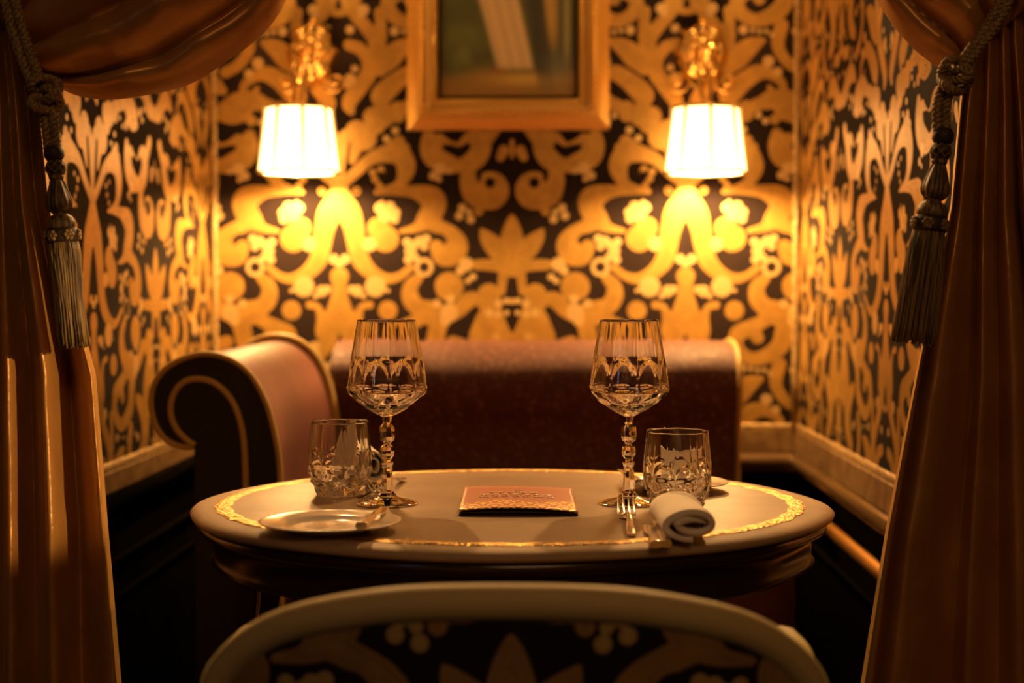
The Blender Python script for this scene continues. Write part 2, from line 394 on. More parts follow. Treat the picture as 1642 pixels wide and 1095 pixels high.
nU, nV = 279, 538
UU, VV = np.meshgrid(np.arange(nU, dtype=float), np.arange(nV, dtype=float), indexing='ij')
def field(strokes):
    out = np.full((nU, nV), 60.0)
    for p in strokes:
        q = spline(p, 1 if len(p) == 1 else max(6, 9 * len(p)))
        for (u, v, r) in q:
            for dv in (-VPER, 0, VPER):
                vc = v + dv; R = r + 24
                if vc + R < 0 or vc - R > nV: continue
                i0, i1 = max(0, int(u - R)), min(nU, int(u + R) + 1); j0, j1 = max(0, int(vc - R)), min(nV, int(vc + R) + 1)
                if i1 <= i0 or j1 <= j0: continue
                d = np.hypot(UU[i0:i1, j0:j1] - u, VV[i0:i1, j0:j1] - vc) - r
                np.minimum(out[i0:i1, j0:j1], d, out=out[i0:i1, j0:j1])
    return out
SG = field(GS); SDk = field(DS); SC = field(CS)
SG = np.maximum(SG, -SDk)
ring = [[(820 / 5.473 - 13.5, 370 + 320 / 5.473, 42 / 5.473)]]
rf = field(ring); SG = np.maximum(SG, -rf); SC = np.maximum(SC, -rf)
# small veins so that big motifs read as engraved leaves
def sample(A, u, v):
    u = np.abs(((u + HALF) % (2 * HALF)) - HALF); v = v % VPER
    i = np.clip(u, 0, nU - 1.001); j = v
    i0 = i.astype(int); j0 = j.astype(int) % nV; fi = i - i0; fj = j - np.floor(j); j1 = (j0 + 1) % nV
    return (A[i0, j0] * (1 - fi) + A[i0 + 1, j0] * fi) * (1 - fj) + (A[i0, j1] * (1 - fi) + A[i0 + 1, j1] * fi) * fj
def motif(u, v): return sample(SG, u, v), sample(SC, u, v)

# ------------------------------------------------------------------ room shell
XL, XR, YB, ZC = -0.851, 0.625, 3.70, 2.40
ZR = 0.69                                    # top of the chair rail
YF = 1.55                                    # the booth's front edge
def wallgrid(name, a0, a1, fn, uof, vof, stepm, thin=0.0):
    na = int((a1 - a0) / stepm) + 1; nz = int((ZC - ZR) / stepm) + 1
    A, Zz = np.meshgrid(np.linspace(a0, a1, na), np.linspace(ZR - .03, ZC, nz), indexing='ij')
    P = fn(A, Zz); g, c = motif(uof(A), vof(Zz)); g = g + thin; c = c + thin
    return tag(fast_grid(name, P, M['paper'], gold=g, cream=c), kind='structure')
A_AX = -0.528                                # motif axis on the back wall
vz = lambda dz: (lambda Z: 465 - (Z - CAM.z - dz) / UNIT)
wb = wallgrid('wall_back', XL, XR, lambda A, Z: np.stack([A, np.full_like(A, YB), Z], -1), lambda A: (A - A_AX) / UNIT, vz(0), .0032)
wl = wallgrid('wall_left', 1.80, YB, lambda A, Z: np.stack([np.full_like(A, XL), A, Z], -1), lambda A: (A - 2.73) / UNIT, vz(-.095), .0036, 1.6)
wr = wallgrid('wall_right', 1.80, YB, lambda A, Z: np.stack([np.full_like(A, XR), A, Z], -1), lambda A: (A - 2.743) / UNIT, vz(-.07), .0036, 1.6)
b = MB().box(XL - .05, XL, 1.80, YB + .05, 0, ZR - .03).build('wainscot', M['black'], wl)
b = MB().box(XR, XR + .05, 1.80, YB + .05, 0, ZR - .03).build('wainscot', M['black'], wr)
b = MB().box(XL, XR, YB, YB + .05, 0, ZR - .03).build('wainscot', M['black'], wb)
tag(MB().box(-1.6, 1.4, -1.6, YB + .05, -.05, 0).build('floor', M['floor']), kind='structure')
tag(MB().box(XL - .05, XR + .05, 1.7, YB + .05, ZC, ZC + .05).build('ceiling', M['ceiling']), kind='structure')

# rails: swept profile (d = distance out of the wall, z)
M['frieze'] = mat('gilded_frieze', (0.30, 0.18, 0.07), .45, .3)
t = NT(M['frieze']); t.l(t.mix(t.step(t.noise(28, 5), .35, .65), (0.34, 0.21, 0.09), (0.20, 0.11, 0.045)), t.b.inputs['Base Color']); t.bump(t.noise(50, 3), .3, .001)
M['braid'] = mat('gold_braid', (0.62, 0.40, 0.14), .5, .25)
t = NT(M['braid']); vv = t.n('ShaderNodeTexVoronoi'); vv.inputs['Scale'].default_value = 160; t.l(t.obj(), vv.inputs['Vector'])
t.l(t.mix(t.step(vv.outputs['Distance'], .3, .7), (0.62, 0.42, 0.16), (0.20, 0.11, 0.04)), t.b.inputs['Base Color']); t.bump(vv.outputs['Distance'], .6, .002)
M['rail_wood'] = mat('bronze_lacquer_rail', (0.16, 0.095, 0.04), .25, .4)
def sweep(name, prof, m, kind='structure', part=None):
    """profile runs round the three booth walls"""
    pr = np.array(prof); n = len(pr)
    path = [(XL, 1.8), (XL, YB), (XR, YB), (XR, 1.8)]
    inn = [(1, 0), (1, -1), (-1, -1), (-1, 0)]
    if part == 'left': path, inn = path[:2], inn[:2]
    if part == 'rest': path, inn = path[1:], inn[1:]
    P = np.zeros((len(path), n, 3))
    for i, ((x, y), (ix, iy)) in enumerate(zip(path, inn)):
        P[i, :, 0] = x + ix * pr[:, 0]; P[i, :, 1] = y + iy * pr[:, 0]; P[i, :, 2] = pr[:, 1]
    return tag(MB().grid(P, smooth=False).build(name, m), kind=kind)
def halfround(z0, z1, d, base=0.0, n=8):
    c = (z0 + z1) / 2; h = (z1 - z0) / 2
    return [(base + d * math.sin(PI * k / n), c + h * math.cos(PI * k / n)) for k in range(n + 1)]
sweep('trim_1', halfround(.678, .700, .006), M['braid'])
sweep('trim_2', [(.0, .684), (.008, .682), (.010, .628), (0.0, .624)], M['frieze'])
sweep('trim_3', [(0, .628)] + halfround(.585, .626, .022, .004) + [(0, .58)], M['rail_wood'], part='rest')
sweep('trim_4', halfround(.490, .520, .016, .0), M['gilt_dark'], part='rest')
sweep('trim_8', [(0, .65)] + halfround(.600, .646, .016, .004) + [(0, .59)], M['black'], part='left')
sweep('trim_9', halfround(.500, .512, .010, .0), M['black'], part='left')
sweep('trim_5', halfround(.425, .436, .006), M['black'])
for k, (x, y, dx, dy) in enumerate([(XL, YB, 1, -1), (XR, YB, -1, -1)]):
    mb = MB()
    mb.tube([(x + dx * .008, y + dy * .008, z) for z in np.linspace(ZR, ZC, 12)], .009, 8)
    tag(mb.build('trim_%d' % (6 + k), M['braid']), kind='structure')

# ------------------------------------------------------------------ wall sconces
M['bulb'] = mat('bulb', (1, .8, .5), .5); bb = M['bulb'].node_tree.nodes['Principled BSDF']
bb.inputs['Emission Color'].default_value = (1, .62, .25, 1); bb.inputs['Emission Strength'].default_value = 30
M['shade'] = mat('lit_parchment_shade', (0.9, 0.75, 0.5), .8); bb = M['shade'].node_tree.nodes['Principled BSDF']
bb.inputs['Emission Color'].default_value = (1, .56, .20, 1); bb.inputs['Emission Strength'].default_value = 7.5
M['shade_seam'] = mat('shade_seam_silk', (0.75, 0.42, 0.12), .8); bb = M['shade_seam'].node_tree.nodes['Principled BSDF']
bb.inputs['Emission Color'].default_value = (1, .42, .09, 1); bb.inputs['Emission Strength'].default_value = .8
def sconce(px, plate_px, label, rot):
    """origin = point on the wall behind the body; +y is the wall"""
    base = at(plate_px, 95, YB)
    r = empty('wall_sconce', base, 0, label, 'wall lamp', 'brass wall lamps on the patterned back wall')
    Ys = YB - .17
    s = at(px, 225, Ys) - base                                   # shade centre
    top = at(px, 173, Ys).z - base.z; bot = at(px, 277, Ys).z - base.z
    rt, rb = .078, .097
    def oct(rad, z, ph=rot, n=8):
        a = np.linspace(0, 2 * PI, n, endpoint=False) + ph
        return np.stack([s.x + rad * np.cos(a), s.y + rad * .86 * np.sin(a), np.full(n, z)], -1)
    P = np.stack([oct(rt - (rt - rb) * f , top + (bot - top) * f) for f in np.linspace(0, 1, 7)])
    Pi = P * 1.0; Pi[..., 0] = s.x + (P[..., 0] - s.x) * .97; Pi[..., 1] = s.y + (P[..., 1] - s.y) * .97
    sh = MB().grid(P, cv=True, smooth=False, flip=True).grid(Pi, cv=True, smooth=False).build('lamp_shade', M['shade'], r)
    for z, rad, h in ((top, rt, .004), (bot, rb, .004)):
        o = oct(rad * 1.012, z); MB().tube(o, h, 6, closed=True).build('shade_trim', M['old_brass'], sh)
    for i in range(8):
        MB().tube(P[:, i], np.linspace(.0060, .0022, 7), 6).build('seam', M['shade_seam'], sh)
    # body: domed oval plate with leaf relief
    n, m_ = 26, 72
    rho = np.linspace(0, 1, n)[:, None]; th = np.linspace(0, 2 * PI, m_, endpoint=False)[None, :]
    lob = 1 + .07 * np.cos(8 * th) * rho ** 2
    X = .064 * rho * lob * np.cos(th); Z = .082 * rho * lob * np.sin(th) + .012
    H = .050 * np.sqrt(np.clip(1 - rho ** 2 * .97, 0, 1)) + .006 * np.abs(np.cos(4 * th)) * rho * (1 - rho) * 4 + .004 * np.sin(18 * rho) * (rho > .25)
    MB().grid(np.stack([X, -H, Z], -1), cv=True).build('wall_plate', M['brass'], r)
    mb = MB()
    for a in np.linspace(0, 2 * PI, 22, endpoint=False):
        mb.sphere((.046 * math.cos(a), -.032, .012 + .064 * math.sin(a)), .0062, 6)
    mb.build('beading', M['brass'], r)
    # two twisted arms from the plate down to the shade
    for dx, zz in ((-.012, .0), (.010, .01)):
        p = spline([(dx, -.04, .02 + zz), (dx * 1.6, -.095, .00), (s.x + dx * 1.3, s.y * .82, -.045), (s.x + dx * .8, s.y, top + .012)], 26)
        MB().tube(p, .0055, 8).build('arm', M['old_brass'], r)
    mb = MB()
    for k in range(6):
        f = k / 5; mb.sphere((s.x * f - .014 + .006 * (k % 2), -.06 - .05 * f, .02 - .085 * f), .0085, 7)
    mb.build('bead_drop', M['brass'], r)
    for sgn in (-1, 1):                                              # side scrolls
        a = np.linspace(0, 3.4 * PI, 44); rr = .036 * np.exp(-a * .17)
        cx, cz = sgn * .062, -.062
        p = np.stack([cx + sgn * rr * np.cos(a + 2.2), np.full(44, -.03) - .02 * a / a[-1], cz + rr * np.sin(a + 2.2)], -1)
        MB().tube(p, .0040, 7).build('scroll', M['old_brass'], r)
    mb = MB().lathe([(.001, top + .016), (.014, top + .016), (.017, top + .012), (.017, top + .005), (.012, top + .002), (.008, top - .01), (.001, top - .01)], 24, (s.x, s.y, 0))
    mb.build('gallery', M['old_brass'], r)
    sp = MB()
    for a in (0, 2 * PI / 3, 4 * PI / 3):
        sp.tube([(s.x, s.y, top + .012), (s.x + rt * math.cos(a), s.y + rt * .86 * math.sin(a), top)], .0016, 5)
    sp.build('shade_holder', M['old_brass'], r)
    MB().sphere((s.x, s.y, (top + bot) / 2), .018, 10, (1, 1, 1.5)).build('bulb', M['bulb'], r)
    c = base + s
    light('sconce_bulb_light', 'POINT', (c.x, c.y, base.z + (top + bot) / 2 - .045), 40, WARM, .022)
    return r
sconce(479, 502, 'brass wall sconce with a lit flared shade left of the picture', .26)
sconce(1132, 1124, 'brass wall sconce with a lit flared shade right of the picture', .05)

# ------------------------------------------------------------------ framed picture
fx0, fx1 = at(651, 100, YB - .03).x, at(978, 100, YB - .03).x
fz0 = at(815, 207, YB - .03).z; fz1 = fz0 + .68
pic = empty('framed_painting', ((fx0 + fx1) / 2, YB, fz0), 0, 'oil painting of a pale gowned figure in a gilded beaded frame between the sconces', 'painting')
W2 = (fx1 - fx0) / 2; Hh = fz1 - fz0
prof = [(0, 0), (.001, .008), (.006, .012), (.028, .032), (.032, .032), (.035, .040), (.040, .044), (.045, .040), (.048, .030), (.052, .026), (.060, .025), (.064, .029), (.068, .031), (.072, .028), (.076, .016), (.084, .004)]
pr = np.array(prof); segs = []
corn = [(-W2, 0), (W2, 0), (W2, Hh), (-W2, Hh)]
mb = MB()
for k in range(4):
    (xa, za), (xb, zb) = corn[k], corn[(k + 1) % 4]
    L = math.hypot(xb - xa, zb - za); tx, tz = (xb - xa) / L, (zb - za) / L; nx, nz = -tz, tx
    ns = int(L / .0022)
    S = np.linspace(0, 1, ns)[:, None]; ins = pr[:, 0][None]; H = pr[:, 1][None]
    a = ins; bpos = L - ins; s_ = a + (bpos - a) * S
    bead = np.where(np.abs(ins - .040) < .0055, .010 * np.abs(np.sin(s_ * PI / .018)) - .005, 0) + np.where(np.abs(ins - .068) < .004, .003 * np.abs(np.sin(s_ * PI / .009)), 0) + np.where((ins > .004) & (ins < .03), .0018 * np.sin(s_ * 2 * PI / .022) * np.sin(ins * PI / .03), 0)
    X = xa + tx * s_ + nx * ins; Z = za + tz * s_ + nz * ins
    mb.grid(np.stack([X, -(H + bead) * np.ones_like(X), Z], -1), smooth=False)
mb.build('picture_frame', M['gilt'], pic)
mb = MB().box(-W2 + .078, W2 - .078, -.012, -.004, .078, Hh - .078).build('rebate', M['black'], pic)
nx_, nz_ = 150, 260
XX, ZZ = np.meshgrid(np.linspace(-W2 + .086, W2 - .086, nx_), np.linspace(.084, Hh - .084, nz_), indexing='ij')
PX, PY = XX / UNIT, ZZ / UNIT                      # in pattern pixels from the frame's bottom centre
def blob(cx, cy, sx, sy, p=2): return np.exp(-(np.abs((PX - cx) / sx) ** p + np.abs((PY - cy) / sy) ** p))
def mixc(c, m_, col): return c * (1 - m_[..., None]) + np.array(col) * m_[..., None]
n_ = np.zeros_like(PX)
for k in range(26):
    fx, fy, ph = RNG.normal(0, .12), RNG.normal(0, .10), RNG.uniform(0, 6.3); n_ += np.sin(PX * fx + PY * fy + ph) / 5
c = np.ones(PX.shape + (3,)) * np.array((.075, .085, .028))
c = mixc(c, np.clip(.5 + n_ * .4, 0, 1) * blob(-70, 130, 45, 60), (.15, .18, .055))
c = mixc(c, 1 / (1 + np.exp((PY - 88 + 6 * np.sin(PX * .05)) / 5)), (.30, .17, .035))
c = mixc(c, .9 * blob(30, 80, 60, 11), (.62, .42, .09))
c = mixc(c, .9 * blob(66, 190, 13, 60, 4), (.50, .33, .07))
c = mixc(c, .95 * blob(45 + (200 - PY) * .12, 180, 14, 110, 6), (.035, .035, .022))
c = mixc(c, .9 * blob(94, 180, 6, 80, 4), (.33, .31, .13))
c = mixc(c, .7 * blob(80, 95, 22, 26), (.16, .17, .13))
cg = 12 - (PY - 97) * .24; hw = 28 + (PY - 97) * .03
gown = 1 / (1 + np.exp((np.abs(PX - cg) - hw) / 1.4)) * (1 / (1 + np.exp((97 - PY) / 2.0))) * (1 / (1 + np.exp((PY - 420) / 4)))
fold = .88 + .08 * np.sin((PX - cg) * .33) + .04 * np.sin((PX - cg) * .9 + 1)
c = mixc(c, gown, (.74, .56, .30)) * (1 - gown * (1 - fold))[..., None]
c = mixc(c, .8 * blob(-15, 94, 7, 3), (.45, .08, .02))
M['paint'] = mat('oil_paint', (.1, .1, .1), .38); t = NT(M['paint'])
t.l(t.n('ShaderNodeAttribute', attribute_name='pigment').outputs['Color'], t.b.inputs['Base Color']); t.bump(t.noise(120, 3), .2, .0006)
fast_grid('canvas', np.stack([XX, np.full_like(XX, -.014), ZZ], -1), M['paint'], pic, pigment=np.clip(c, 0, 1))

# ------------------------------------------------------------------ sofa
sofa = empty('sofa', (0, 0, 0), 0, 'aubergine velvet sofa with a scrolled arm and gold piping along the back wall', 'sofa')
XI, YA0, YA1 = -.487, 2.63, 3.42
def pts_px(lst, Y): return np.array([at(x, y, Y)[:] for x, y in lst])
# scroll outline at the arm's front, outer edge (right side, over the top, down the curl)
outer = [(450, 905), (450, 760), (440, 690), (424, 637), (398, 596), (360, 572), (318, 568), (276, 584), (250, 612), (243, 645), (250, 680), (268, 705), (293, 716), (312, 716)]
po = spline(pts_px(outer, YA0)[:, [0, 2]], 60)
cen = po[-1]
# body cross-section: outer outline closed down the left side of the upright
sx = po[-1, 0]
sec = np.vstack([[po[0, 0], .10], po, [sx, po[-1, 1] - .01], [sx, .10]])
def prism(sec, y0, y1, ny=8, bev=.012):
    mb = MB(); ys = list(np.linspace(y0 + bev, y1, ny)); c0 = sec.mean(0)
    rows = []
    ctr = np.array([sec[:, 0].mean(), sec[:, 1].mean()])
    P = np.stack([np.stack([sec[:, 0], np.full(len(sec), y), sec[:, 1]], -1) for y in [y0] + ys])
    return mb.grid(P, smooth=True)
def fill(sec, y, flip=False):
    import bmesh
    bm = bmesh.new(); vs_ = [bm.verts.new((x, y, z)) for x, z in sec]; f = bm.faces.new(vs_)
    bmesh.ops.triangulate(bm, faces=[f]); bm.verts.index_update()
    r = ([v.co[:] for v in bm.verts], [[v.index for v in (f.verts if not flip else reversed(f.verts))] for f in bm.faces]); bm.free(); return r
arm = prism(sec, YA0, YA1).build('arm', M['velvet'], sofa)
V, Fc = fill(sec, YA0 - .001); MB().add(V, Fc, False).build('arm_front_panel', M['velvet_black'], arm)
p3 = np.stack([po[:, 0], np.full(60, YA0 - .004), po[:, 1]], -1)
MB().tube(np.vstack([[po[0, 0], YA0 - .004, .1], p3]), .0055, 8).build('piping', M['piping'], arm)
inner = [(394, 905), (394, 780), (390, 700), (376, 650), (352, 620), (325, 608), (296, 612), (278, 634), (274, 662), (283, 688), (300, 706), (312, 714)]
pi_ = spline(pts_px(inner, YA0 - .006), 50)
MB().tube(pi_, .0058, 8).build('piping', M['piping'], arm)
# second welt round the arm further back, where the arm meets the back
oy = YA1 - .12
sh_ = po[:46].copy(); ctr = np.array([po[:, 0].mean(), 0]); 
q = np.stack([sh_[:, 0] + .004, np.full(len(sh_), oy), sh_[:, 1] + .008], -1)
MB().tube(np.vstack([[q[0, 0], oy, .45], q]), .011, 10).build('piping', M['piping'], sofa)
# back: rolled top along the wall
xe = at(1187, 600, 3.30).x
zt = at(860, 548, 3.45).z
bp = [(3.655, .45), (3.66, zt - .06), (3.62, zt - .015), (3.55, zt - .001), (3.47, zt), (3.39, zt - .012), (3.335, zt - .045), (3.315, zt - .09), (3.325, zt - .14), (3.35, zt - .19), (3.36, zt - .25), (3.355, .60), (3.34, .50)]
bs = spline(bp, 60)
xs = np.linspace(XI - .01, xe, 40)
nzv = lambda x, a: .003 * math.sin(x * 17 + a * 2) + .002 * math.sin(x * 41)
P = np.array([[(x, y + nzv(x, i * .1), z + .0015 * math.sin(x * 23)) for i, (y, z) in enumerate(bs)] for x in xs])
back = MB().grid(P, smooth=True, flip=True).build('backrest', M['velvet_back'], sofa)
V, Fc = fill([(y, z) for y, z in bs], 0); V = [(xe, a, z) for a, _, z in V]
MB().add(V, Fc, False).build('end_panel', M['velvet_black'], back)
pp = bs[10:].copy(); q = np.stack([np.full(len(pp), xe + .002), pp[:, 0], pp[:, 1]], -1)
MB().tube(q, .0065, 8).build('piping', M['piping'], back)
# seat
se = MB().box(XI, xe + .035, 2.72, 3.40, .34, .585, .05).build('seat', M['velvet'], sofa)
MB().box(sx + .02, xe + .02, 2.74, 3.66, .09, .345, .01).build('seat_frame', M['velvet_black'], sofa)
for x, y in ((sx + .06, 2.80), (xe - .05, 2.80), (sx + .06, 3.60), (xe - .05, 3.60)):
    MB().lathe([(.001, 0), (.018, 0), (.028, .05), (.024, .10), (.001, .10)], 20, (x, y, 0)).build('foot', M['wood'], sofa)

# ------------------------------------------------------------------ table
TZ = .75
L_, R_ = onz(307, 826, TZ - .008), onz(1336, 836, TZ - .008)
far_, near_ = onz(821, 749, TZ), onz(821, 892, TZ - .006)
TCX = (L_.x + R_.x) / 2; TRX = (R_.x - L_.x) / 2 * 1.036; TCY = (far_.y + near_.y) / 2; TRY = (near_.y - far_.y) / -2
print('TABLE', TCX, TCY, TRX, TRY)
TR = (TRX + TRY) / 2
M['leather'] = mat('tooled_leather_top', (.34, .235, .145), .45, Specular_IOR_Level=.25); t = NT(M['leather'])
t.l(t.mix(t.step(t.noise(7, 5), .35, .7), (.30, .20, .12), (.235, .155, .092)), t.b.inputs['Base Color'])
t.bump(t.math('ADD', t.noise(420, 3), t.math('MULTIPLY', t.noise(60, 2), .8)), .12, .0006)
t.l(t.math('ADD', t.math('MULTIPLY', t.noise(18, 4), .18), .30), t.b.inputs['Roughness'])
M['foil'] = mat('gold_foil_band', (.6, .36, .1), .40, 1.0); t = NT(M['foil'])
vv = t.n('ShaderNodeTexVoronoi'); vv.inputs['Scale'].default_value = 210; t.l(t.obj(), vv.inputs['Vector']); t.bump(vv.outputs['Distance'], .8, .002)
t.l(t.mix(t.step(t.noise(90, 3), .42, .62), (.60, .36, .09), (.26, .14, .035)), t.b.inputs['Base Color'])
table = empty('dining_table', (TCX, TCY, 0), 0, 'round dining table with a pale leather top, tooled gold ring and dark apron', 'table')
def ringf(th): return 1 + .006 * np.cos(8 * th + .6) + .003 * np.cos(3 * th)
def tlathe(prof, wob=1.0, n=160):
    th = np.linspace(0, 2 * PI, n, endpoint=False); pr = np.array(prof)
    rf_ = 1 + (ringf(th) - 1) * wob
    P = np.zeros((len(pr), n, 3))
    P[..., 0] = pr[:, :1] * TRX * rf_ * np.cos(th); P[..., 1] = pr[:, :1] * TRY * rf_ * np.sin(th); P[..., 2] = pr[:, 1:]
    return MB().grid(P, cv=True, flip=True)
R = .92
tlathe([(.0005, TZ), (.885, TZ)], .5).build('leather_inset', M['leather'], table)
M['edge'] = mat('ivory_lacquer_edge', (.42, .32, .19), .62, Specular_IOR_Level=.3); t = NT(M['edge']); t.l(t.mix(t.step(t.noise(5, 4), .4, .65), (.40, .28, .16), (.30, .20, .11)), t.b.inputs['Base Color'])
tlathe([(.885, TZ - .0002), (.95, TZ - .0006), (.975, TZ - .0018), (.990, TZ - .004), (1.0, TZ - .008), (.997, TZ - .012), (.985, TZ - .0145), (.93, TZ - .015)]).build('tabletop_edge', M['edge'], table)
th = np.linspace(0, 2 * PI, 400, endpoint=False)
rin = .868 + .004 * np.sin(40 * th); rout = .918 + .004 * np.sin(40 * th + 1)
Pb = np.zeros((4, 400, 3))
for i, (rr, zz) in enumerate(((rin, TZ + .0003), (rin + .006, TZ + .0010), (rout - .006, TZ + .0010), (rout, TZ + .0003))):
    Pb[i, :, 0] = rr * TRX * np.cos(th); Pb[i, :, 1] = rr * TRY * np.sin(th); Pb[i, :, 2] = zz
MB().grid(Pb, cv=True, flip=True).build('gold_band', M['foil'], table)
tlathe([(.001, TZ - .018), (.955, TZ - .015), (.978, TZ - .017), (.975, TZ - .028), (.945, TZ - .034), (.93, TZ - .040), (.93, TZ - .064), (.94, TZ - .070), (.92, TZ - .076), (.001, TZ - .076)]).build('apron', M['wood'], table)
for a in (190, 35, 112, 290):
    a = math.radians(a); mb = MB(); s0 = .78
    ctr = [(TRX * s0 * k * math.cos(a), TRY * s0 * k * math.sin(a), z) for k, z in ((1, TZ - .075), (1.02, .55), (.95, .35), (.86, .16), (.95, .05), (1.04, .0))]
    p = spline(ctr, 30); rad = np.interp(np.linspace(0, 1, 30), [0, .1, .5, .85, 1], [.030, .028, .019, .014, .02])
    lg = mb.tube(p, rad, 4, smooth=False).build('leg', M['wood'], table)
    ux = np.array([math.cos(a + PI / 2), math.sin(a + PI / 2), 0])
    for sg in (-1, 1):
        MB().tube(p + ux * sg * rad[:, None] * .98 + np.array([-.002 * math.cos(a), -.002, 0]), .0032, 6).build('brass_strip', M['brass'], lg)

# ------------------------------------------------------------------ faceted glassware
def poly(th, n, ph):
    a = (th + ph) % (2 * PI / n) - PI / n
    return math.cos(PI / n) / np.cos(a)
def facet_glass(zs, ro, ri, n, bands, arch, name, parent, nth=216):
    """zs, ro: outer profile; ri: list (z, r) of the inner profile from rim down to the centre"""
    th = np.linspace(0, 2 * PI, nth, endpoint=False)
    zo = []
    for i in range(len(zs) - 1):
        k = max(1, int(abs(zs[i + 1] - zs[i]) / .0022)); zo += list(np.linspace(zs[i], zs[i + 1], k, endpoint=False))
    zo.append(zs[-1]); zo = np.array(zo); R = np.interp(zo, zs, ro)
    P = np.zeros((len(zo), nth, 3))
    for i, (z, r) in enumerate(zip(zo, R)):
        f = np.ones(nth)
        for (z0, z1, nn, ph, k) in bands:
            if z0 <= z <= z1:
                wgt = min(1, (z - z0) / .002 + .15, (z1 - z) / .002 + .15)
                f = np.minimum(f, 1 - k * wgt * (1 - poly(th, nn, ph)) / (1 - math.cos(PI / nn)) * .06)
        if arch:
            a0, a1, dep = arch
            a = ((th) % (2 * PI / n) - PI / n) / (PI / n)
            if z > a0:
                lim = a0 + (a1 - a0) * np.sqrt(np.clip(1 - a ** 2, 0, 1))
                ins = np.clip((lim - z) / .0016, 0, 1)
                f = f - dep * ins * (1 - .25 * a ** 2)
                f = f - dep * .35 * (1 - ins) * np.clip(1 - ((1 - np.abs(a)) / .10), 0, 1) * (z < a1 * 1.5)
        rr = r * f
        P[i, :, 0] = rr * np.cos(th); P[i, :, 1] = rr * np.sin(th); P[i, :, 2] = z
    # inner
    ri = np.array(ri); d_ = np.concatenate([[0], np.cumsum(np.hypot(*np.diff(ri, axis=0).T))]); q_ = np.concatenate([np.linspace(0, d_[1], 4)[:-1], np.linspace(d_[1], d_[-1], 70)]); ri = np.stack([np.interp(q_, d_, ri[:, 0]), np.interp(q_, d_, ri[:, 1])], -1); zi = ri[:, 0]; rr = ri[:, 1]
    Q = np.zeros((len(ri), nth, 3)); Q[..., 0] = rr[:, None] * np.cos(th); Q[..., 1] = rr[:, None] * np.sin(th); Q[..., 2] = zi[:, None]
    full = np.concatenate([P, Q]); o = MB().grid(full, cv=True, smooth=True, flip=True)
    # close the bottom
    k = o.n; o.add([(0, 0, zs[0])], []); o.add([(0, 0, zi[-1])], [])
    for j in range(nth):
        j2 = (j + 1) % nth
        o.f.append((k, j2, j)); o.f.append((k + 1, (len(full) - 1) * nth + j, (len(full) - 1) * nth + j2)); o.sm += [True, True]
    ob = o.build(name, M['glass'], parent)
    return ob
def set_sharp(o, ang=.35):
    o.data.set_sharp_from_angle(angle=ang) if hasattr(o.data, 'set_sharp_from_angle') else None
GWL = 'wine glasses on the table'
def wine_glass(loc, label):
    g = empty('wine_glass', loc, 0, label, 'wine glass', GWL)
    zs = [.1165, .1195, .1270, .1395, .1495, .1550, .1700, .1974, .2200, .2445]
    ro = [.0065, .0130, .0275, .0445, .0532, .0537, .0515, .0472, .0432, .0390]
    ri = [(.2449, .0386), (.2443, .0379), (.22, .0420), (.1974, .0459), (.17, .0500), (.156, .0516), (.1500, .0506), (.1430, .0430), (.1350, .0330), (.1285, .0200), (.1262, .0090), (.1258, .0015)]
    bowl = facet_glass(zs, ro, ri, 9, [(.117, .132, 9, 0, 1.1), (.127, .143, 9, PI / 9, 1.1), (.138, .1545, 9, 0, .9), (.19, .246, 9, PI / 9, .13)], (.1555, .192, .022), 'bowl', g)
    # stem: faceted knops and shaft
    prof = [(.0065, .1168), (.0052, .109), (.0060, .1065), (.0094, .1030), (.0102, .0970), (.0102, .0900), (.0092, .0850), (.0052, .0820), (.0050, .0795), (.0080, .0765), (.0094, .0710), (.0090, .0650), (.0058, .0605), (.0062, .0585), (.0080, .0560), (.0080, .0530), (.0068, .0500), (.0068, .0420), (.0078, .0250), (.0085, .0170), (.0092, .0150), (.0125, .0120), (.0130, .0100)]
    prf = [(.0005, .1168)] + prof + [(.0005, .0100)]
    st = MB().lathe(prf, 8, smooth=False).build('stem', M['glass'], g)
    ft = [(.0005, .0102), (.0130, .0102), (.0200, .0075), (.0300, .0048), (.0395, .0026), (.0410, .0018), (.0408, .0008), (.0395, .0002), (.0300, .0002), (.0200, .0010), (.0005, .0012)]
    th = np.linspace(0, 2 * PI, 96, endpoint=False); pr = np.array(ft); P = np.zeros((len(pr), 96, 3))
    sc = 1 + .02 * np.where(np.arange(96) % 12 < 6, 1, -1) * 0
    P[..., 0] = pr[:, :1] * np.cos(th); P[..., 1] = pr[:, :1] * np.sin(th); P[..., 2] = pr[:, 1:]
    P[2:5, :, 2] += .00035 * (np.abs(np.cos(4.5 * th)) - .5)
    MB().grid(P, cv=True, flip=True).build('foot', M['glass'], g)
    return g
def tumbler(loc, label, rz=0):
    g = empty('tumbler', loc, rz, label, 'glass', 'cut glass tumblers on the table')
    zs = [.0003, .002, .010, .020, .032, .040, .060, .080, .102]
    ro = [.0300, .0330, .0370, .0415, .0448, .0452, .0440, .0422, .0402]
    ri = [(.1026, .0397), (.102, .0388), (.08, .0406), (.06, .0420), (.045, .0424), (.032, .0405), (.022, .0355), (.0170, .0260), (.0155, .0150), (.0150, .0015)]
    facet_glass(zs, ro, ri, 9, [(.001, .016, 9, 0, 1.5), (.010, .027, 9, PI / 9, 1.5), (.021, .038, 9, 0, 1.3), (.062, .104, 9, 0, .22)], (.038, .062, .035), 'bowl', g)
    return g
wg1 = wine_glass(onz(621, 808, TZ), 'stemmed wine glass at left, between the tumbler and the menu')
wg2 = wine_glass(onz(1008, 807.5, TZ), 'stemmed wine glass at right, behind the fork')
tb1 = tumbler(onz(545, 793, TZ), 'cut glass tumbler at left, behind the near side plate', .1)
tb2 = tumbler(onz(1086, 816.5, TZ), 'cut glass tumbler at right, behind the near rolled napkin', .35)

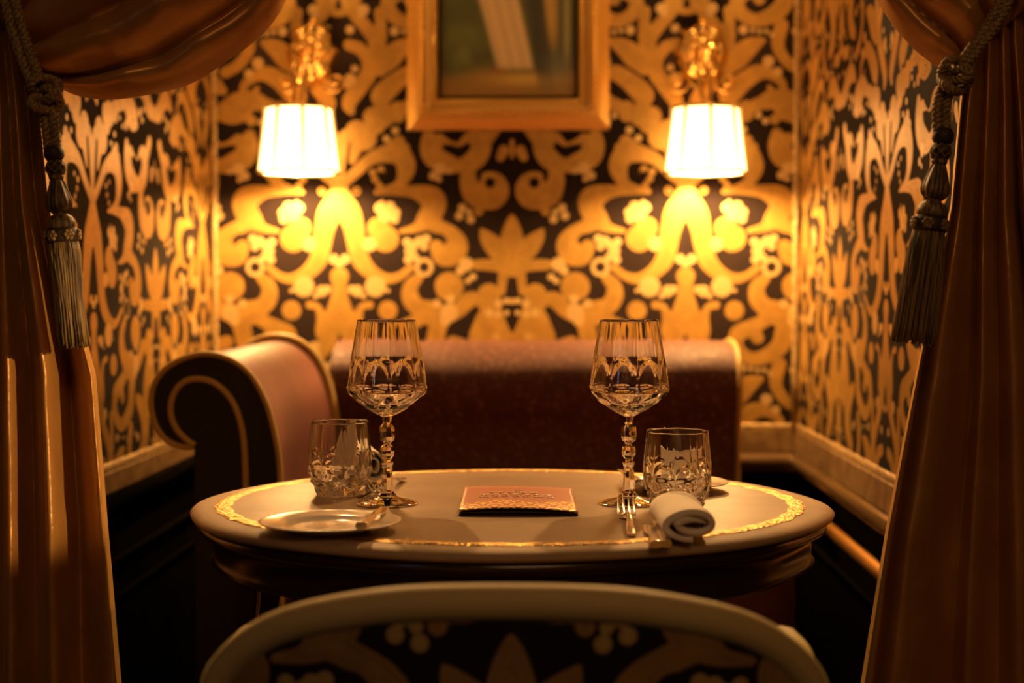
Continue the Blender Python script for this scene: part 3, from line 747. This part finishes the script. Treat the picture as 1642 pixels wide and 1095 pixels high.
# ------------------------------------------------------------------ plates and cutlery
def plate(loc, r, label):
    prof = [(.001, .0045), (.50, .0045), (.56, .0050), (.62, .0085), (.66, .0098), (.95, .0125), (.985, .0128), (1.0, .0120), (.985, .0108), (.80, .0085), (.62, .0045), (.56, .0004), (.50, .0003), (.48, .0015), (.001, .0015)]
    o = MB().lathe([(a * r, z) for a, z in prof], 96).build('side_plate', M['porcelain'])
    o.location = loc; return tag(o, label, 'plate', 'side plates on the table')
p1c = Vector(at(530, 838, 1.722)); p1c.z = TZ + .0005
p2c = Vector(at(1081, 772, 2.088)); p2c.z = TZ + .0005
plate(p1c, .084, 'white side plate on the near left of the table')
plate(p2c, .0765, 'white side plate on the far right, behind the tumbler')
def ribbon(path, width, thick, name, parent, m, n=8):
    """flat bar with rounded section along the path (local x is the width)"""
    p = np.asarray(path, float); mm = len(p); wv_ = np.broadcast_to(width, (mm,)); tv = np.broadcast_to(thick, (mm,))
    th = np.linspace(0, 2 * PI, n * 2, endpoint=False)
    P = np.zeros((mm, n * 2, 3)); c_, s_ = np.cos(th), np.sin(th)
    P[..., 0] = p[:, :1] + wv_[:, None] / 2 * np.sign(c_) * np.abs(c_) ** .6; P[..., 1] = p[:, 1:2]; P[..., 2] = p[:, 2:3] + tv[:, None] / 2 * np.sign(s_) * np.abs(s_) ** .8
    o = MB().grid(P, cv=True); k = o.n - mm * n * 2
    o.f.append(tuple(range(n * 2))); o.f.append(tuple((mm - 1) * n * 2 + i for i in reversed(range(n * 2)))); o.sm += [False, False]
    return o.build(name, m, parent)
def fork(loc, rz, label, group):
    g = empty('fork', loc, rz, label, 'fork', group)
    y = np.linspace(0, .125, 24)
    z = .0035 + .010 * np.sin(y / .125 * PI * .75) ** 2 
    wdt = np.interp(y, [0, .01, .05, .095, .125], [.010, .0115, .0085, .0055, .0065])
    ribbon(np.stack([y * 0, y, z], -1), wdt, .0036, 'handle', g, M['steel'])
    y = np.linspace(.123, .150, 12); z = np.interp(y, [.123, .135, .15], [z[-1], .006, .0035]); wdt = np.interp(y, [.123, .133, .142, .15], [.0065, .018, .0235, .0245])
    ribbon(np.stack([y * 0, y, z], -1), wdt, .0022, 'neck', g, M['steel'])
    for k in range(4):
        x = (k - 1.5) * .0068; yy = np.linspace(.148, .196, 10); zz = .0035 + .019 * ((yy - .148) / .048) ** 1.4
        ribbon(np.stack([np.full(10, x) * (1 - .06 * (yy - .148) / .048), yy, zz], -1), np.linspace(.0036, .0016, 10), .0018, 'tine', g, M['steel'], 5)
    return g
def knife(loc, rz, label, group, L=.205, name='knife', bw=.017):
    g = empty(name, loc, rz, label, 'knife', group)
    hl = L * .45
    y = np.linspace(0, hl, 14); wdt = np.interp(y / hl, [0, .1, .6, 1], [.013, .0145, .011, .010])
    ribbon(np.stack([y * 0, y, np.full(14, .0050)], -1), wdt, np.interp(y / hl, [0, .5, 1], [.0085, .0075, .006]), 'handle', g, M['steel'])
    y = np.linspace(hl - .003, L, 22); u = (y - hl) / (L - hl)
    wdt = np.interp(u, [0, .1, .35, .75, .92, 1], [.008, .010, bw, bw, bw * .65, .002]); x = np.interp(u, [0, .3, .8, 1], [0, .001, .002, -.004])
    ribbon(np.stack([x, y, np.full(22, .0050)], -1), wdt, np.interp(u, [0, .2, 1], [.004, .0016, .001]), 'blade', g, M['steel'])
    return g
CG = 'cutlery of the two place settings'
fl = onz(1013, 862, TZ); ft_ = onz(1001, 812, TZ)
fork(fl, math.atan2(-(ft_.x - fl.x), ft_.y - fl.y) , 'steel fork lying tines away, left of the near rolled napkin', CG)
k1 = onz(1052, 880, TZ); k2 = onz(1033, 826, TZ)
knife(k1, math.atan2(-(k2.x - k1.x), k2.y - k1.y), 'broad bladed steel knife lying between the near fork and the napkin', CG, L=.135, bw=.019)
k1 = onz(1068, 879, TZ); k2 = onz(1042, 822, TZ)
knife(k1, math.atan2(-(k2.x - k1.x), k2.y - k1.y), 'slim steel knife tucked along the left side of the near napkin', CG, L=.17, bw=.012)
a = onz(638, 801, TZ)
k = fork((a.x - .012, a.y + .195, TZ), math.radians(180 - 6), 'steel fork behind the left wine glass, tines towards the viewer', CG)
knife((a.x - .040, a.y + .20, TZ), math.radians(180 - 4), 'steel knife beside the upright napkin, behind the left glasses', CG, L=.19)
# butter knives resting on the plates
bk = knife((p1c.x + .046, p1c.y - .078, TZ + .0135), math.radians(-4), 'small butter knife resting across the near left plate', CG, .15, 'butter_knife', .015)
bk2 = knife((p2c.x - .052, p2c.y - .060, TZ + .0135), math.radians(8), 'small butter knife resting across the far right plate', CG, .145, 'butter_knife', .015)

# ------------------------------------------------------------------ napkins
def napkin_roll(loc, rz, w_, h_, L, label, turns=2.3, taper=.0, rmin=.25, thick=.0022):
    """rolled napkin, near end at the origin, axis along +y"""
    nt = 150; a = np.linspace(0, 2 * PI * turns, nt)
    rr = np.linspace(rmin, 1, nt); th0 = -PI / 2 - 2 * PI * turns + a
    sx_ = w_ / 2 * rr * np.cos(th0); sz = h_ / 2 * (1 + rr * np.sin(th0))
    sx_ += .03 * w_ * np.sin(a * 1.7)
    ny = 24; P = np.zeros((ny, nt, 3))
    for i, y in enumerate(np.linspace(0, L, ny)):
        u = y / L; s_ = 1 - taper * u + .02 * math.sin(u * 9)
        e = .004 * np.sin(a * 1.3 + 1) * (1 - u)
        P[i, :, 0] = sx_ * s_; P[i, :, 1] = y + e - .004 * (1 - rr) * (u < .01); P[i, :, 2] = sz * s_ + .0006
    o = MB().grid(P).build('napkin', M['linen'])
    md = o.modifiers.new('thickness', 'SOLIDIFY'); md.thickness = thick; md.offset = -1
    o.location = loc; o.rotation_euler = (0, 0, rz)
    return tag(o, label, 'napkin', 'white linen napkins')
n1 = onz(1112, 875, TZ); n2 = onz(1078, 830, TZ)
napkin_roll((n1.x, n1.y, TZ + .002), math.atan2(-(n2.x - n1.x), n2.y - n1.y), .072, .042, .145, 'rolled white linen napkin beside the cutlery at the near right', 1.75, 0, .38, .0075)
# far one: roll with a folded corner standing up
n3 = onz(597, 790, TZ)
o = napkin_roll((n3.x - .004, n3.y + .045, TZ + .002), math.radians(14), .050, .056, .13, 'rolled white napkin with an upright corner behind the left tumbler', 2.2, 0, .25, .003)
u_, v_ = np.meshgrid(np.linspace(0, 1, 16), np.linspace(0, 1, 20), indexing='ij')
wd = .036 * (1 - v_ ** 1.6) + .002
P = np.stack([-.034 + .010 * v_ + (u_ - .5) * wd * 1.3, .028 + .016 * np.cos((u_ - .5) * 2.4) + .006 * v_, .012 + .082 * v_], -1)
f_ = MB().grid(P).build('folded_corner', M['linen'], o); md = f_.modifiers.new('thickness', 'SOLIDIFY'); md.thickness = .0024
# small folded napkin standing on the far plate
u_, v_ = np.meshgrid(np.linspace(-1, 1, 24), np.linspace(0, 1, 14), indexing='ij')
P = np.stack([u_ * (.030 + .004 * v_ ** 2), .014 - .022 * (1 - u_ ** 2) * (1 - .2 * v_), .0 + v_ * (.046 + .006 * np.abs(u_) ** 3) + .0012 * np.sin(u_ * 6)], -1)
o = MB().grid(P).build('napkin', M['linen']); md = o.modifiers.new('thickness', 'SOLIDIFY'); md.thickness = .003
o.location = (p2c.x + .010, p2c.y + .008, TZ + .0060); tag(o, 'small folded white napkin standing on the far right plate', 'napkin', 'white linen napkins')

# ------------------------------------------------------------------ menu booklet
c = [onz(736, 826, TZ), onz(927, 829, TZ), onz(917, 791, TZ), onz(742, 786, TZ)]
org = (c[0] + c[1]) / 2; wx = (c[1] - c[0]).length; dy = ((c[3] + c[2]) / 2 - org).length
ang = math.radians(1.2)
menu = empty('menu_booklet', (org.x, org.y, TZ), ang, 'copper coloured folded menu with gold scallops lying at the table centre', 'menu')
M['menu'] = mat('copper_card', (.42, .13, .07), .38, .15); t = NT(M['menu'])
sep = t.n('ShaderNodeSeparateXYZ'); t.l(t.obj(), sep.inputs[0]); X_, Y_ = sep.outputs[0], sep.outputs[1]
# rows of gold scallops along the near edge
row = t.math('DIVIDE', Y_, .026); rowi = t.math('FLOOR', row); fr = t.math('SUBTRACT', row, rowi)
off = t.math('MULTIPLY', t.math('MODULO', rowi, 2.0), .5)
cx_ = t.math('ADD', t.math('DIVIDE', X_, .030), off); fx_ = t.math('SUBTRACT', t.math('SUBTRACT', cx_, t.math('FLOOR', cx_)), .5)
d2 = t.math('SQRT', t.math('ADD', t.math('MULTIPLY', fx_, fx_), t.math('MULTIPLY', t.math('MULTIPLY', fr, fr), .22)))
rings = t.step(t.math('SINE', t.math('MULTIPLY', d2, 24.0)), .0, .7)
wavy = t.math('MULTIPLY', t.math('SINE', t.math('MULTIPLY', X_, 75.0)), .012)
maskg = t.math('MULTIPLY', rings, t.step(t.math('ADD', Y_, wavy), .085, .060))
t.l(t.mix(maskg, (.42, .13, .07), (.85, .55, .16)), t.b.inputs['Base Color'])
t.l(t.math('MULTIPLY', maskg, .9), t.b.inputs['Metallic'])
M['page'] = mat('dark_menu_page', (.06, .03, .022), .4)
nx_, ny_ = 30, 12
def sheet(z0, lift, name, m, mat_, inset=0.0):
    u_, v_ = np.meshgrid(np.linspace(-1, 1, nx_), np.linspace(0, 1, ny_), indexing='ij')
    tp = 1 - .0 * v_
    P = np.stack([u_ * (wx / 2 - inset) * tp, v_ * dy + inset, z0 + lift * (1 - u_ ** 2) * (1 - v_ * .6) + lift * .5 * (1 - u_) * .5], -1)
    o = MB().grid(P, flip=False).build(name, mat_, m); md = o.modifiers.new('thickness', 'SOLIDIFY'); md.thickness = .0006; md.offset = 1; return o
sheet(.0008, .0, 'back_cover', menu, M['page'])
sheet(.0020, .002, 'page', menu, M['page'], .001)
sheet(.0042, .0045, 'front_cover', menu, M['menu'])
M['ink'] = mat('pale_foil_lettering', (.95, .80, .62), .45)
mb = MB(); rr = random.Random(3)
def topz(x, y): 
    u = x / (wx / 2); v = y / dy; return .0042 + .0045 * (1 - u * u) * (1 - v * .6) + .0045 * .25 * (1 - u) + .0011
for (yy, x0, x1, h) in ((.150, -.040, .030, .0060), (.128, -.050, .040, .0065), (.108, -.052, .046, .0034)):
    x = x0
    while x < x1:
        wl_ = rr.uniform(.008, .015); k = int(wl_ / .0008); seg = []
        for i in range(k):
            xx = x + i * .0008; seg.append((xx + .0012 * math.sin(i * 1.9), yy + h * .5 * math.sin(i * 1.25 + rr.random()) * (1.5 if rr.random() < .15 else 1), topz(xx, yy)))
        if len(seg) > 3: mb.tube(seg, .0008, 4)
        x += wl_ + .0035
for a in range(6):
    mb.sphere((.004 * math.cos(a), .170 + .004 * math.sin(a), topz(0, .17)), .0013, 4)
mb.build('script_lettering', M['ink'], menu)

# ------------------------------------------------------------------ armchair in the foreground
YC = 1.27
chair = empty('armchair', (at(820, 1000, YC).x, YC, 0), 0, 'low upholstered armchair with a cream rolled rim and patterned back at the near side', 'chair')
cxw = chair.location.x
def chp(dx, y): 
    p = at(820 + dx, y, YC + .07 * (dx / 470) ** 2.4); return (p.x - cxw, p.z)
half = [(0, 966), (150, 970), (255, 983), (342, 1003), (400, 1031), (445, 1070), (466, 1110), (474, 1190), (468, 1300), (440, 1420), (390, 1500)]
hp = [chp(d, y) for d, y in half]; hp = [(abs(x) * 1.035, z) for x, z in hp]
full = [(-x, z) for x, z in reversed(hp[1:])] + hp
fp = spline(full, 120)
bow = lambda x: .07 * (np.abs(x) / .27) ** 2.4          # back wraps forward at its sides
P3 = np.stack([fp[:, 0], bow(fp[:, 0]), fp[:, 1]], -1)
MB().tube(P3, .0165, 18).build('back_rim', M['rim'], chair)
# patterned inner panel, filled under the rim
zb = fp[:, 1].min()
nu, nv = 200, 150
xg = np.linspace(-hp[7][0], hp[7][0], nu); 
xs_sorted = np.array([p[0] for p in hp[:8]]); zs_sorted = np.array([p[1] for p in hp[:8]])
hs = spline(hp[:8], 200)
ztop = np.interp(np.abs(xg), hs[:, 0], hs[:, 1])
XX = np.repeat(xg[:, None], nv, 1); VVn = np.linspace(0, 1, nv)[None]; ZZ = zb + (ztop[:, None] - zb) * VVn
YY = bow(XX) + .004
g_, c_ = motif(XX / .0012 + HALF, (.735 - ZZ) / .0012 + 345)
pan = fast_grid('back_panel', np.stack([XX, YY - .012 + 0 * XX, ZZ], -1), M['chair_fabric'], chair, gold=g_, cream=c_)
fast_grid('back_panel', np.stack([XX, YY + .014, ZZ], -1)[::-1], M['chair_fabric'], chair, gold=g_, cream=c_)
MB().box(-.25, .25, .06, .52, .33, .46, .04).build('seat', M['rim'], chair)
MB().box(-.245, .245, .05, .50, .28, .34, .008).build('seat_frame', M['wood'], chair)
for sx_ in (-1, 1):
    p = spline([(sx_ * .268, .11, .655), (sx_ * .276, .17, .667), (sx_ * .276, .24, .668), (sx_ * .272, .26, .664)], 16)
    aw = MB().tube(spline([(sx_ * .262, .10, .640), (sx_ * .278, .20, .650), (sx_ * .276, .26, .650), (sx_ * .270, .285, .642), (sx_ * .264, .30, .63), (sx_ * .262, .30, .50), (sx_ * .25, .36, .33)], 40), np.interp(np.linspace(0, 1, 40), [0, .3, .45, .55, 1], [.014, .014, .017, .013, .013]), 10).build('armrest', M['wood'], chair)
    MB().tube(p, [.012] + [.019] * 14 + [.012], 12).build('arm_pad', M['rim'], aw)
    for y_ in (.09, .46):
        MB().tube([(sx_ * .215, y_, .30), (sx_ * .215, y_, .15), (sx_ * .222, y_ + (.02 if y_ > .3 else -.03), 0.001)], [.024, .019, .012], 10).build('leg', M['wood'], chair)

# ------------------------------------------------------------------ curtains
def lerp_rows(rows, ys):
    """rows: {pixel y: [crease x...]}"""
    k = sorted(rows); A = np.array([rows[q] for q in k], float)
    return np.stack([np.interp(ys, k, A[:, j]) for j in range(A.shape[1])], -1)
def smooth_noise(u, v, seed, amps):
    r = np.random.default_rng(seed); o = np.zeros_like(u)
    for fu, fv, a in amps:
        for _ in range(4):
            ang = r.uniform(0, 2 * PI); o += a / 4 * np.sin(u * fu * r.uniform(.5, 1.5) + v * fv * r.uniform(-1.5, 1.5) + ang)
    return o
def ridged(u, v, seed, fu, fv, n=5):
    r = np.random.default_rng(seed); o = np.zeros_like(u)
    for _ in range(n):
        k = r.uniform(.6, 1.5); o += np.abs(np.sin(u * fu * k + v * fv * r.uniform(-1.3, 1.3) + r.uniform(0, 6.3) + 1.2 * np.sin(v * fv * .6 + u * fu * .4 + r.uniform(0, 6))))
    return o / n
def drop(rows, Y0, amp, name, parent, seed, skew, side):
    ys = np.linspace(-60, 1950, 276); K = lerp_rows(rows, ys); nc = K.shape[1] - 1
    per = 26; nu = nc * per + 1
    P = np.zeros((len(ys), nu, 3)); rr = np.random.default_rng(seed)
    ampk = amp * rr.uniform(.75, 1.2, nc)
    for i, y in enumerate(ys):
        gather = np.interp(y, [60, 170, 420, 1100], [.3, .55, .9, 1.0])
        for j in range(nu):
            c_ = min(j // per, nc - 1); u = (j - c_ * per) / per
            x = K[i, c_] * (1 - u) + K[i, c_ + 1] * u
            pk = skew[c_ % len(skew)]
            d = math.sin(PI / 2 * min(1, u / pk)) if u < pk else 0.0
            if u >= pk: q_ = (u - pk) / (1 - pk); d = .5 * (1 + math.cos(PI * q_)) * .35 + .65 * math.cos(PI / 2 * q_)
            
            P[i, j] = (x, d * ampk[c_] * gather, y)
    U = P[..., 0]; V = P[..., 2]
    dep = Y0 - P[..., 1] + smooth_noise(U, V, seed + 1, [(.02, .012, .006), (.10, .028, .0022), (.05, .09, .0010)]) + .006 * ridged(U, V, seed + 2, .008, .008) + .0015 * ridged(U, V, seed + 9, .03, .03)
    Y = dep
    # pixel rays -> world at the nominal plane so the folds keep real depth
    out = np.zeros_like(P)
    r0 = np.array([ray(0, 0)[:], ray(1, 0)[:], ray(0, 1)[:]])
    dirs = r0[0] + (r0[1] - r0[0]) * U[..., None] + (r0[2] - r0[0]) * V[..., None]
    out = np.array(CAM) + dirs * (Y[..., None] / dirs[..., 1:2])
    out[..., 2] = np.maximum(out[..., 2], .004)
    return fast_grid(name, out, M['silk'], parent)
def swag(bottom, top, Y0, name, parent, seed, nf, bulge=.10, amp=.022):
    ns, nt_ = 150, 130
    B = spline(bottom, ns); T = spline(top, ns)
    s = np.linspace(0, 1, ns)[:, None]; t_ = np.linspace(0, 1, nt_)[None]
    PXY = B[:, None, :] * (1 - t_[..., None]) + T[:, None, :] * t_[..., None]
    grow = np.clip(s * 2.2, 0, 1) ** .7
    phase = smooth_noise(s * 6 + 0 * t_, t_ * 5 + 0 * s, seed, [(1, 1, .55)])
    w_ = t_ ** .8 * nf * PI + phase + 1.2 * s
    fold = np.abs(np.sin(w_)) ** .62
    Y = Y0 - bulge * grow * np.sqrt(np.clip(1 - (1 - np.clip(t_ * 2.6, 0, 1)) ** 2, 0, 1)) - (amp * (.35 + .65 * grow)) * fold
    Y += smooth_noise(PXY[..., 0], PXY[..., 1], seed + 5, [(.03, .02, .005), (.07, .06, .0015)]) + .022 * grow * ridged(PXY[..., 0], PXY[..., 1], seed + 6, .009, .016) + .005 * ridged(PXY[..., 0], PXY[..., 1], seed + 7, .03, .03) + .02 * (1 - grow)
    r0 = np.array([ray(0, 0)[:], ray(1, 0)[:], ray(0, 1)[:]])
    dirs = r0[0] + (r0[1] - r0[0]) * PXY[..., :1] + (r0[2] - r0[0]) * PXY[..., 1:2]
    out = np.array(CAM) + dirs * (Y0 / dirs[..., 1:2]); out[..., 1] = Y
    return fast_grid(name, out, M['silk'], parent)
YCU = 1.88
lc = empty('curtain', (at(0, 900, YCU).x, YCU, 0), 0, 'copper silk curtain tied back on the left side of the booth', 'curtain')
rows = {60: [-95, -78, -60, -44, -28, -12, 6, 28, 52], 170: [-110, -88, -64, -46, -28, -8, 16, 44, 66], 330: [-150, -118, -86, -62, -36, -6, 24, 58, 82], 600: [-230, -180, -135, -96, -55, -4, 50, 112, 154], 850: [-270, -210, -155, -110, -62, -2, 56, 128, 174], 1095: [-290, -225, -165, -118, -66, -2, 60, 132, 195], 2000: [-330, -255, -190, -130, -70, -5, 66, 145, 225]}
def reparent(o, p):
    o.parent = p; o.matrix_parent_inverse = Matrix.Translation(p.location).inverted()
d1 = drop(rows, YCU, .100, 'drape', None, 3, [.3, .35, .4, .3, .35, .28, .32, .82], -1); reparent(d1, lc)
s1 = swag([(18, 75), (44, 100), (80, 132), (130, 155), (200, 162), (285, 146), (352, 114), (420, 62), (466, 2), (500, -90), (520, -220)],
          [(10, 50), (12, 20), (20, -20), (30, -60), (50, -120), (80, -180), (130, -230), (190, -270), (260, -300), (380, -330), (470, -340)], 1.90, 'swag', None, 11, 4.6, .11, .044); reparent(s1, lc)
rc = empty('curtain', (at(1642, 900, YCU).x, YCU, 0), 0, 'copper silk curtain tied back on the right side of the booth', 'curtain')
rows = {60: [1548, 1562, 1580, 1600, 1620, 1640, 1662, 1690], 170: [1538, 1544, 1575, 1600, 1626, 1650, 1680, 1715], 330: [1524, 1529, 1566, 1596, 1632, 1662, 1700, 1745], 600: [1468, 1475, 1562, 1600, 1662, 1705, 1760, 1820], 850: [1420, 1430, 1540, 1600, 1672, 1735, 1800, 1870], 1095: [1380, 1396, 1525, 1600, 1682, 1760, 1830, 1910], 2000: [1300, 1370, 1490, 1590, 1700, 1800, 1890, 1980]}
d2 = drop(rows, YCU, .065, 'drape', None, 23, [.5, .30, .35, .45, .4, .5, .4], 1); reparent(d2, rc)
s2 = swag([(1556, 78), (1538, 108), (1512, 110), (1490, 100), (1458, 78), (1424, 40), (1400, -4), (1380, -90), (1370, -200)],
          [(1600, 40), (1640, 10), (1680, -30), (1690, -90), (1690, -150), (1660, -210), (1600, -260), (1540, -290), (1470, -310)], 1.90, 'swag', None, 31, 4.6, .09, .036); reparent(s2, rc)

# ------------------------------------------------------------------ tiebacks with tassels
def twisted(mb_pts, R, r, turns_per_m, strands=4, n=7):
    p = np.asarray(mb_pts); seg = np.linalg.norm(np.diff(p, axis=0), axis=1); L = np.concatenate([[0], np.cumsum(seg)])
    T = np.gradient(p, axis=0); T /= np.linalg.norm(T, axis=1, keepdims=True)
    up = np.array([0, 1.0, 0]); N = np.cross(T, up); N /= np.linalg.norm(N, axis=1, keepdims=True); B = np.cross(T, N)
    out = []
    for k in range(strands):
        a = L * turns_per_m * 2 * PI + 2 * PI * k / strands
        out.append(p + R * (np.cos(a)[:, None] * N + np.sin(a)[:, None] * B))
    return out
def tieback(path_px, knot_px, tail_px, axis0, axis1, wpx, label, parent_label, Yr=1.775):
    """cord, knot, and a tassel hanging from axis0 to axis1"""
    r0 = Vector(at(*axis0, Yr))
    g = empty('curtain_tieback', r0, 0, label, 'curtain tieback', 'corded tiebacks with tassels')
    loc = lambda q: np.array([(at(x, y, Yr + (dz[0] if dz else 0)) - r0)[:] for x, y, *dz in q])
    for off in (-1, 1):
        pp = spline(loc(path_px), 170); pp[:, 0] += off * .0056 ; pp[:, 2] += off * .002
        mb = MB()
        for q in twisted(pp, .0034, .0, 50, 3): mb.tube(q, .0034, 7)
        mb.build('cord', M['cord'], g)
    pk = loc([knot_px])[0]
    mb = MB()
    for s_ in (-1, 1):
        a = np.linspace(0, 2 * PI, 60, endpoint=True)
        q = np.stack([pk[0] + .016 * np.cos(a) * 1.0, pk[1] - .006 + .010 * np.sin(a * 2) * s_, pk[2] + .013 * np.sin(a) + s_ * .006], -1)
        for st in twisted(q, .0032, 0, 55, 3): mb.tube(st, .0032, 6)
    mb.build('knot', M['cord'], g)
    for off in (-1, 1):
        pp = spline(loc(tail_px), 90); pp[:, 0] += off * .0054
        mb = MB()
        for q in twisted(pp, .0031, .0, 52, 3): mb.tube(q, .0031, 6)
        mb.build('cord', M['cord'], g)
    # tassel along its axis; local z 0..-L then tilted
    a1 = Vector(at(*axis1, Yr)) - r0; L = a1.length
    rot = Vector((0, 0, -1)).rotation_difference(a1.normalized()).to_matrix().to_4x4()
    tz = empty('tassel', (0, 0, 0)); tz.parent = g; tz.matrix_local = rot
    s = L / 340.0                                         # metres per pixel of the 340 px long tassel
    lathe = lambda pr, m_, nm, n=40, par=tz: MB().lathe([(a * s, -b * s) for a, b in pr], n).build(nm, m_, par)
    lathe([(.1, -8), (13, -6), (17, 2), (17, 12), (13, 18), (.1, 20)], M['cord_dark'], 'collar')
    nb = MB().lathe([(a * s, -b * s) for a, b in [(10, 18), (15, 24), (16, 33), (12, 43), (.1, 44)]], 30).build('net_bead', M['cord_dark'], tz)
    mb = MB()
    for sg in (-1, 1):
        for k in range(7):
            f = np.linspace(0, 1, 12); a = 2 * PI * k / 7 + sg * f * 1.6; rr_ = np.interp(f, [0, .3, .65, 1], [11, 16, 17, 12.5]) * s
            mb.tube(np.stack([rr_ * np.cos(a), rr_ * np.sin(a), -(18 + 26 * f) * s], -1), .0007, 4)
    mb.build('netting', M['cord'], nb)
    lathe([(.1, 43), (12, 43), (13, 47), (12, 51), (.1, 52)], M['tassel'], 'neck_ring')
    # fluted pear
    th = np.linspace(0, 2 * PI, 72, endpoint=False); pr = np.array([(8, 50), (12, 60), (17, 75), (20.5, 88), (20, 98), (15, 105), (9, 109), (.1, 110)], float)
    pr = spline(pr, 24); P = np.zeros((24, 72, 3)); fl = 1 + .09 * np.abs(np.cos(th * 4))
    P[..., 0] = pr[:, :1] * fl * np.cos(th) * s; P[..., 1] = pr[:, :1] * fl * np.sin(th) * s; P[..., 2] = -pr[:, 1:] * s
    pear = MB().grid(P, cv=True, flip=True).build('fluted_head', M['tassel'], tz)
    mb = MB()
    for k in range(4):
        a = PI / 4 + k * PI / 2 - PI / 8 - .4
        q = np.stack([pr[:, 0] * 1.06 * s * math.cos(a), pr[:, 0] * 1.06 * s * math.sin(a), -pr[:, 1] * s], -1)[:21]; mb.tube(q, .0013, 5)
    mb.build('dark_cord_trim', M['cord_dark'], pear)
    lathe([(.1, 107), (10, 107), (12, 111), (20, 116), (24, 124), (25, 132), (22, 136), (.1, 137)], M['tassel'], 'cap')
    bd = lathe([(.1, 135), (24, 135), (27, 142), (28, 154), (26, 160), (.1, 160)], M['cord_dark'], 'band')
    for k in range(6):
        a = 2 * PI * k / 6 - PI / 2 - .35; c_ = np.array([28 * s * math.cos(a), 28 * s * math.sin(a), -148 * s])
        tdir = np.array([-math.sin(a), math.cos(a), 0]); mb = MB()
        for j in range(6):
            b_ = 2 * PI * j / 6; mb.sphere(c_ + tdir * 6 * s * math.cos(b_) + np.array([0, 0, 6 * s * math.sin(b_)]), 4.2 * s, 6)
        mb.sphere(c_ * np.array([1.06, 1.06, 1]), 3.4 * s, 6)
        mb.build('rosette', M['cord'], bd)
    # fringe
    mb = MB(); rr = random.Random(int(abs(axis0[0])))
    for ringr, cnt in ((1.0, 64), (.86, 50), (.66, 34)):
        for k in range(cnt):
            a = 2 * PI * k / cnt + rr.uniform(-.04, .04); l1 = rr.uniform(332, 344)
            f = np.linspace(0, 1, 9); rad = np.interp(f, [0, .12, .5, 1], [24, 27, wpx * .92, wpx * rr.uniform(.93, 1.05)]) * ringr
            wob = rr.uniform(-.03, .03)
            q = np.stack([rad * s * np.cos(a + wob * f * 3), rad * s * np.sin(a + wob * f * 3), -(158 + (l1 - 158) * f) * s], -1)
            mb.tube(q + np.random.default_rng(k).normal(0, .0003, q.shape), .00105, 5)
    tag(mb.build('fringe', M['tassel'], tz), kind='stuff')
    return g
tieback([(2, -70, .05), (14, -10, .0), (28, 48), (48, 108), (66, 146)], (76, 152), [(72, 150), (78, 185), (82, 215), (85, 242)], (86, 240), (118, 556), 26, 'twisted cord and long tassel hanging against the left curtain', '')
tieback([(1650, -60, .05), (1618, -10, .0), (1590, 40), (1556, 88), (1536, 112)], (1530, 122), [(1526, 122), (1512, 160), (1509, 190), (1511, 214)], (1513, 212), (1464, 549), 34, 'twisted cord and fuller tassel hanging against the right curtain', '')
